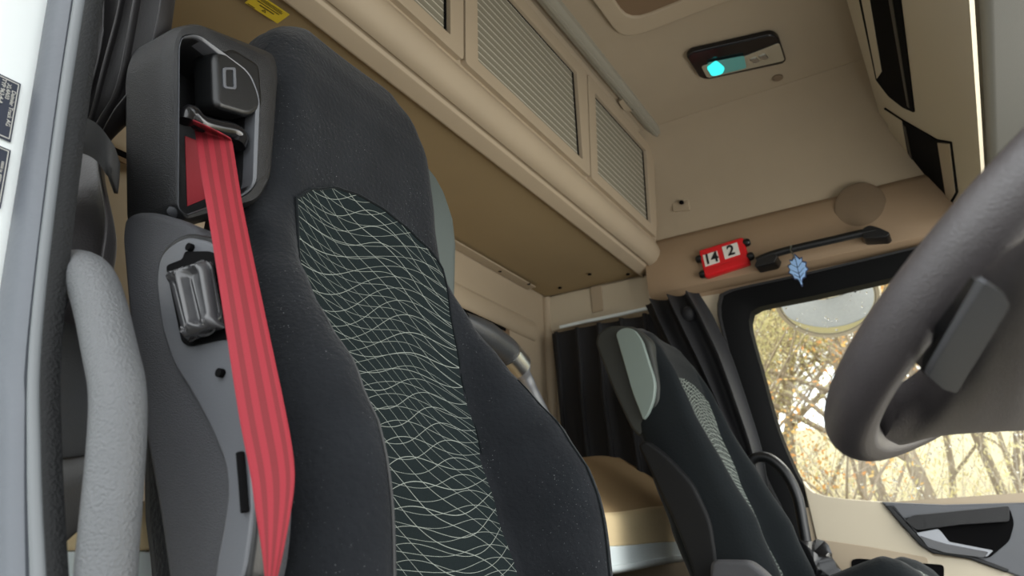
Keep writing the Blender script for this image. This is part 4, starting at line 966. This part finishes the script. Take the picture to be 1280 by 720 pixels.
lathe('hub', WC - WN * .005, -WN, [.03, .055, .06, .06, .055], [-.02, 0, .02, .05, .10], M['black'], sw, seg=36)
tr_ = rounded([(0.017,0.0407,0.5675), (0.024,0.0672,0.5685), (0.0272,0.0987,0.5694), (-0.007,0.2894,0.5636), (-0.0144,0.2831,0.5659), (-0.0213,0.2494,0.5709), (-0.018,0.2343,0.5719)], .006, 4)
plate('spoke_trim', tr_, WN * .004, M['grey_plate'], sw, bevel=.003, seg=3)['label'] = 'smooth grey trim on the wheel spoke'
tp_ = rounded([(0.0173,0.0984,0.5844), (0.0191,0.1017,0.5833), (-0.0193,0.2941,0.5818), (-0.0256,0.2805,0.5825), (-0.0217,0.251,0.5851)], .004, 4)
plate('button_pad', tp_, WN * .006, M['black'], sw, bevel=.003)
tube('column', [WC - WN * .10, WC - WN * .36 + Vector((.03, 0, 0)), WC - WN * .5 + Vector((.1, 0, -.2))], [.06, .055, .05], M['black'], sw, seg=20)

# ------------------------------------------------------------------ outside: kerb mirror, ground, trees
km = thing('kerb_mirror', 'round kerb mirror outside above the passenger window', 'mirror', (-0.3959,2.62,1.3547))
mc = Vector((-0.3838,2.62,1.3935)); mn = Vector((-.02, -.62, -.78)).normalized()
Rm = .185
rr_ = [Rm * k / 12 for k in range(12, -1, -1)]
cvx = .40
offs = [math.sqrt(cvx ** 2 - q * q) - math.sqrt(cvx ** 2 - Rm ** 2) for q in rr_]
rr_[-1] = .0006
lathe('glass', mc, mn, [q * .95 for q in rr_], offs, M['mirror'], km, seg=48, angle=180)
lathe('housing', mc, mn, [Rm * .95, Rm, Rm * 1.03, Rm * .95, Rm * .6, .02], [.002, .006, -.012, -.06, -.10, -.11], M['beige_light'], km, seg=48)
tube('bracket', [mc - mn * .10, mc + Vector((.05, -.08, .16)), mc + Vector((.05, -.30, .24))], .018, M['black'], km, seg=12)

def ground(name, x0, x1, y0, y1, z, m, bumpy=0, n=2, rise=0):
    rnd = random.Random(1); rows = []
    for i in range(n + 1):
        rows.append([Vector((x0 + (x1 - x0) * i / n, y0 + (y1 - y0) * j / n, z + rise * (y1 - y0) * j / n + (rnd.uniform(-bumpy, bumpy)))) for j in range(n + 1)])
    V, F = grid(rows); return struct(obj(name, V, F, m))
GZ = -1.2
ground('ground', -60, 60, -60, 80, GZ - .02, M['asphalt'])
ground('verge', -40, 40, 4.6, 60, GZ + .05, M['litter'], .08, 40, rise=.2)
def tree_mesh(seed, h, leaf, nleaf, dense):
    rnd = random.Random(seed); rows_v, rows_f = [], []; tips = []
    def limb(p, d, L_, r, lev):
        pts = [p.copy()]; n = 5 if lev < 2 else 3
        for k in range(n):
            d = (d + Vector((rnd.gauss(0, .16), rnd.gauss(0, .16), rnd.gauss(0.03, .08)))).normalized(); pts.append(pts[-1] + d * L_ / n)
        seg = 6 if lev == 0 else (4 if lev == 1 else 3)
        rs = [max(.0022, r * (1 - .75 * k / n)) for k in range(n + 1)]
        R2 = tube_rows(pts, rs, seg); b0 = len(rows_v)
        for q in R2: rows_v.extend(q)
        for i in range(n):
            for j in range(seg): rows_f.append((b0 + i * seg + j, b0 + i * seg + (j + 1) % seg, b0 + (i + 1) * seg + (j + 1) % seg, b0 + (i + 1) * seg + j))
        if lev >= 2: tips.extend(pts[1:])
        if lev < 3:
            for k in range([dense, 7, 5][lev]):
                t = rnd.uniform(.15, 1) if lev == 0 else rnd.uniform(.2, 1)
                i = min(n - 1, int(t * n)); q = pts[i].lerp(pts[i + 1], t * n - i)
                a = rnd.uniform(0, 2 * PI); out = Vector((math.cos(a), math.sin(a), rnd.uniform(.1, 1.1))).normalized()
                limb(q, (out + d * .5).normalized(), L_ * rnd.uniform(.28, .5) * (1.15 - .5 * t), rs[i] * .5, lev + 1)
    limb(Vector((0, 0, 0)), Vector((0, 0, 1)), h, .022 + .0045 * h, 0)
    lv, lf_ = [], []
    for k in range(nleaf):
        p = rnd.choice(tips) + Vector((rnd.gauss(0, .12), rnd.gauss(0, .12), rnd.gauss(0, .12))); s_ = rnd.uniform(.012, .028)
        a = Vector((rnd.gauss(0, 1), rnd.gauss(0, 1), rnd.gauss(0, 1))).normalized(); b_ = a.orthogonal().normalized()
        b0 = len(lv); lv += [p - a * s_, p + b_ * s_ * .6, p + a * s_, p - b_ * s_ * .6]; lf_.append((b0, b0 + 1, b0 + 2, b0 + 3))
    return rows_v, rows_f, lv, lf_
kinds = [('slender bare tree with thin pale yellow leaves', 'leaf_yellow', 9, 12000, 28), ('bushy olive leaved tree', 'leaf_olive', 6.5, 15000, 32), ('young tree with orange autumn leaves', 'leaf_orange', 5, 4000, 24)]
protos = []
def place_tree(x, y, kind, rz, sc_, lab):
    t = thing('tree', lab, 'tree', (x, y, GZ + .05 + .2 * (y - 4.6)), 'autumn trees beyond the road')
    t.rotation_euler = (0, 0, rz); t.scale = (sc_,) * 3
    for nm, me in protos[kind]:
        c = bpy.data.objects.new(nm, me); COL.objects.link(c); c.parent = t
    return t
for i, (nm, lm_, h_, nl, de) in enumerate(kinds):
    a, b_, c_, d_ = tree_mesh(20 + i, h_, lm_, nl, de)
    m1 = bpy.data.meshes.new('trunk'); m1.from_pydata([tuple(p) for p in a], [], b_); m1.materials.append(M['bark'])
    m2 = bpy.data.meshes.new('foliage'); m2.from_pydata([tuple(p) for p in c_], [], d_); m2.materials.append(M[lm_])
    for p in m1.polygons: p.use_smooth = True
    protos.append([('trunk', m1), ('foliage', m2)])
rnd = random.Random(12)
labs = ['slender tree with thin yellow leaves in the wood outside the passenger window', 'bushy olive leaved tree in the wood outside the passenger window', 'small orange leaved tree in the wood outside the passenger window']
for row, (yy, nn_) in enumerate(((7.4, 11), (9.6, 12), (12.5, 12), (17, 14))):
    for k in range(nn_):
        x = -9 + 15 * (k + rnd.uniform(.15, .85)) / nn_ * (1 if row < 3 else 1.5) - (3 if row == 3 else 0)
        kd = rnd.choice([0, 0, 0, 1, 1, 1, 0, 1, 2]) if row < 2 else rnd.choice([0, 0, 1])
        place_tree(x, yy + rnd.uniform(-.7, .7), kd, rnd.uniform(0, 6.3), rnd.uniform(.8, 1.2), labs[kd])
# undergrowth: a tangle nobody could count
uv_, uf, um = [], [], []; rnd = random.Random(5)
for k in range(42000):
    p = Vector((rnd.uniform(-10, 8), 6.6 + rnd.random() ** 1.5 * 6, GZ)); p.z += abs(rnd.gauss(0, 1.25)) + .2 * (p.y - 4.6)
    s_ = rnd.uniform(.012, .034); a = Vector((rnd.gauss(0, .6), rnd.gauss(0, .6), rnd.gauss(0, 1))).normalized(); b_ = a.orthogonal().normalized(); b0 = len(uv_)
    uv_ += [p - a * s_, p + b_ * s_ * .5, p + a * s_ * 1.4, p - b_ * s_ * .5]; uf.append((b0, b0 + 1, b0 + 2, b0 + 3)); um.append(0)
for k in range(2600):
    p = Vector((rnd.uniform(-10, 8), 6.6 + rnd.random() ** 1.3 * 6, GZ + rnd.uniform(0, 1.2)))
    d = Vector((rnd.gauss(0, .45), rnd.gauss(0, .3), 1)).normalized() * rnd.uniform(.8, 2.8)
    q1 = p + d * .5 + Vector((rnd.gauss(0, .08), rnd.gauss(0, .08), 0)); R2 = tube_rows([p, q1, p + d + Vector((rnd.gauss(0, .15), 0, 0))], [.007, .005, .002], 3); b0 = len(uv_)
    for r in R2: uv_ += [tuple(v) for v in r]
    for i in range(2):
        for j in range(3):
            uf.append((b0 + i * 3 + j, b0 + i * 3 + (j + 1) % 3, b0 + (i + 1) * 3 + (j + 1) % 3, b0 + (i + 1) * 3 + j)); um.append(1)
me = bpy.data.meshes.new('undergrowth'); me.from_pydata([tuple(p) for p in uv_], [], uf); me.materials.append(M['leaf_yellow']); me.materials.append(M['twig'])
for p, i in zip(me.polygons, um): p.material_index = i
me.update()
ug = bpy.data.objects.new('undergrowth', me); COL.objects.link(ug); ug['kind'] = 'stuff'; tag(ug, 'tangle of pale twigs and yellow leaves along the edge of the wood', 'undergrowth')

# ------------------------------------------------------------------ light, sky, camera
w = bpy.data.worlds.new('overcast'); S.world = w; w.use_nodes = True
nt = w.node_tree; L = nt.links.new; bg = nt.nodes['Background']
tc = node(nt, 'ShaderNodeTexCoord'); sp = node(nt, 'ShaderNodeSeparateXYZ'); L(tc.outputs['Generated'], sp.inputs[0])
cr_ = node(nt, 'ShaderNodeValToRGB'); L(sp.outputs['Z'], cr_.inputs[0])
e = cr_.color_ramp.elements; e[0].position = .45; e[0].color = (.86, .9, .92, 1); e[1].position = 1; e[1].color = (1, 1, 1, 1)
L(cr_.outputs[0], bg.inputs['Color']); bg.inputs['Strength'].default_value = 3.6
ws = bpy.data.lights.new('windscreen_fill', 'AREA'); ws.shape = 'RECTANGLE'; ws.size = 1.9; ws.size_y = .8; ws.energy = 28; ws.color = (1, .97, .92)  # area lamp added at the open windscreen to brighten the cab interior
wo = bpy.data.objects.new('windscreen_fill', ws); COL.objects.link(wo); wo.location = (.95, 1.15, .85); wo.rotation_euler = Vector((-1, 0, .45)).to_track_quat('-Z', 'Z').to_euler()
sun = bpy.data.lights.new('veiled_sun', 'SUN'); sun.energy = 6.0; sun.angle = math.radians(35); sun.color = (1, .96, .9)
so = bpy.data.objects.new('veiled_sun', sun); COL.objects.link(so); so.rotation_euler = Vector((-.35, -.6, -.75)).to_track_quat('-Z', 'Y').to_euler()

cam = bpy.data.cameras.new('camera'); co_ = bpy.data.objects.new('camera', cam); COL.objects.link(co_)
cam.sensor_width = 36; cam.lens = 36 * 970 / 1280; cam.clip_start = .02; cam.clip_end = 300
RW = Matrix([[0.855667, 0.205223, 0.475098], [0.516582, -0.283226, -0.808038], [-0.031268, 0.936839, -0.348362]]).to_4x4(); RW.translation = (0, -.35, .45); co_.matrix_world = RW
cam.dof.use_dof = True; cam.dof.focus_distance = 1.15; cam.dof.aperture_fstop = 7
S.camera = co_
S.view_settings.view_transform = 'Standard'; S.view_settings.look = 'None'; S.view_settings.exposure = 0
S.cycles.use_denoising = True; S.cycles.max_bounces = 10; S.cycles.diffuse_bounces = 6; S.cycles.transparent_max_bounces = 12
S.cycles.sample_clamp_indirect = 8
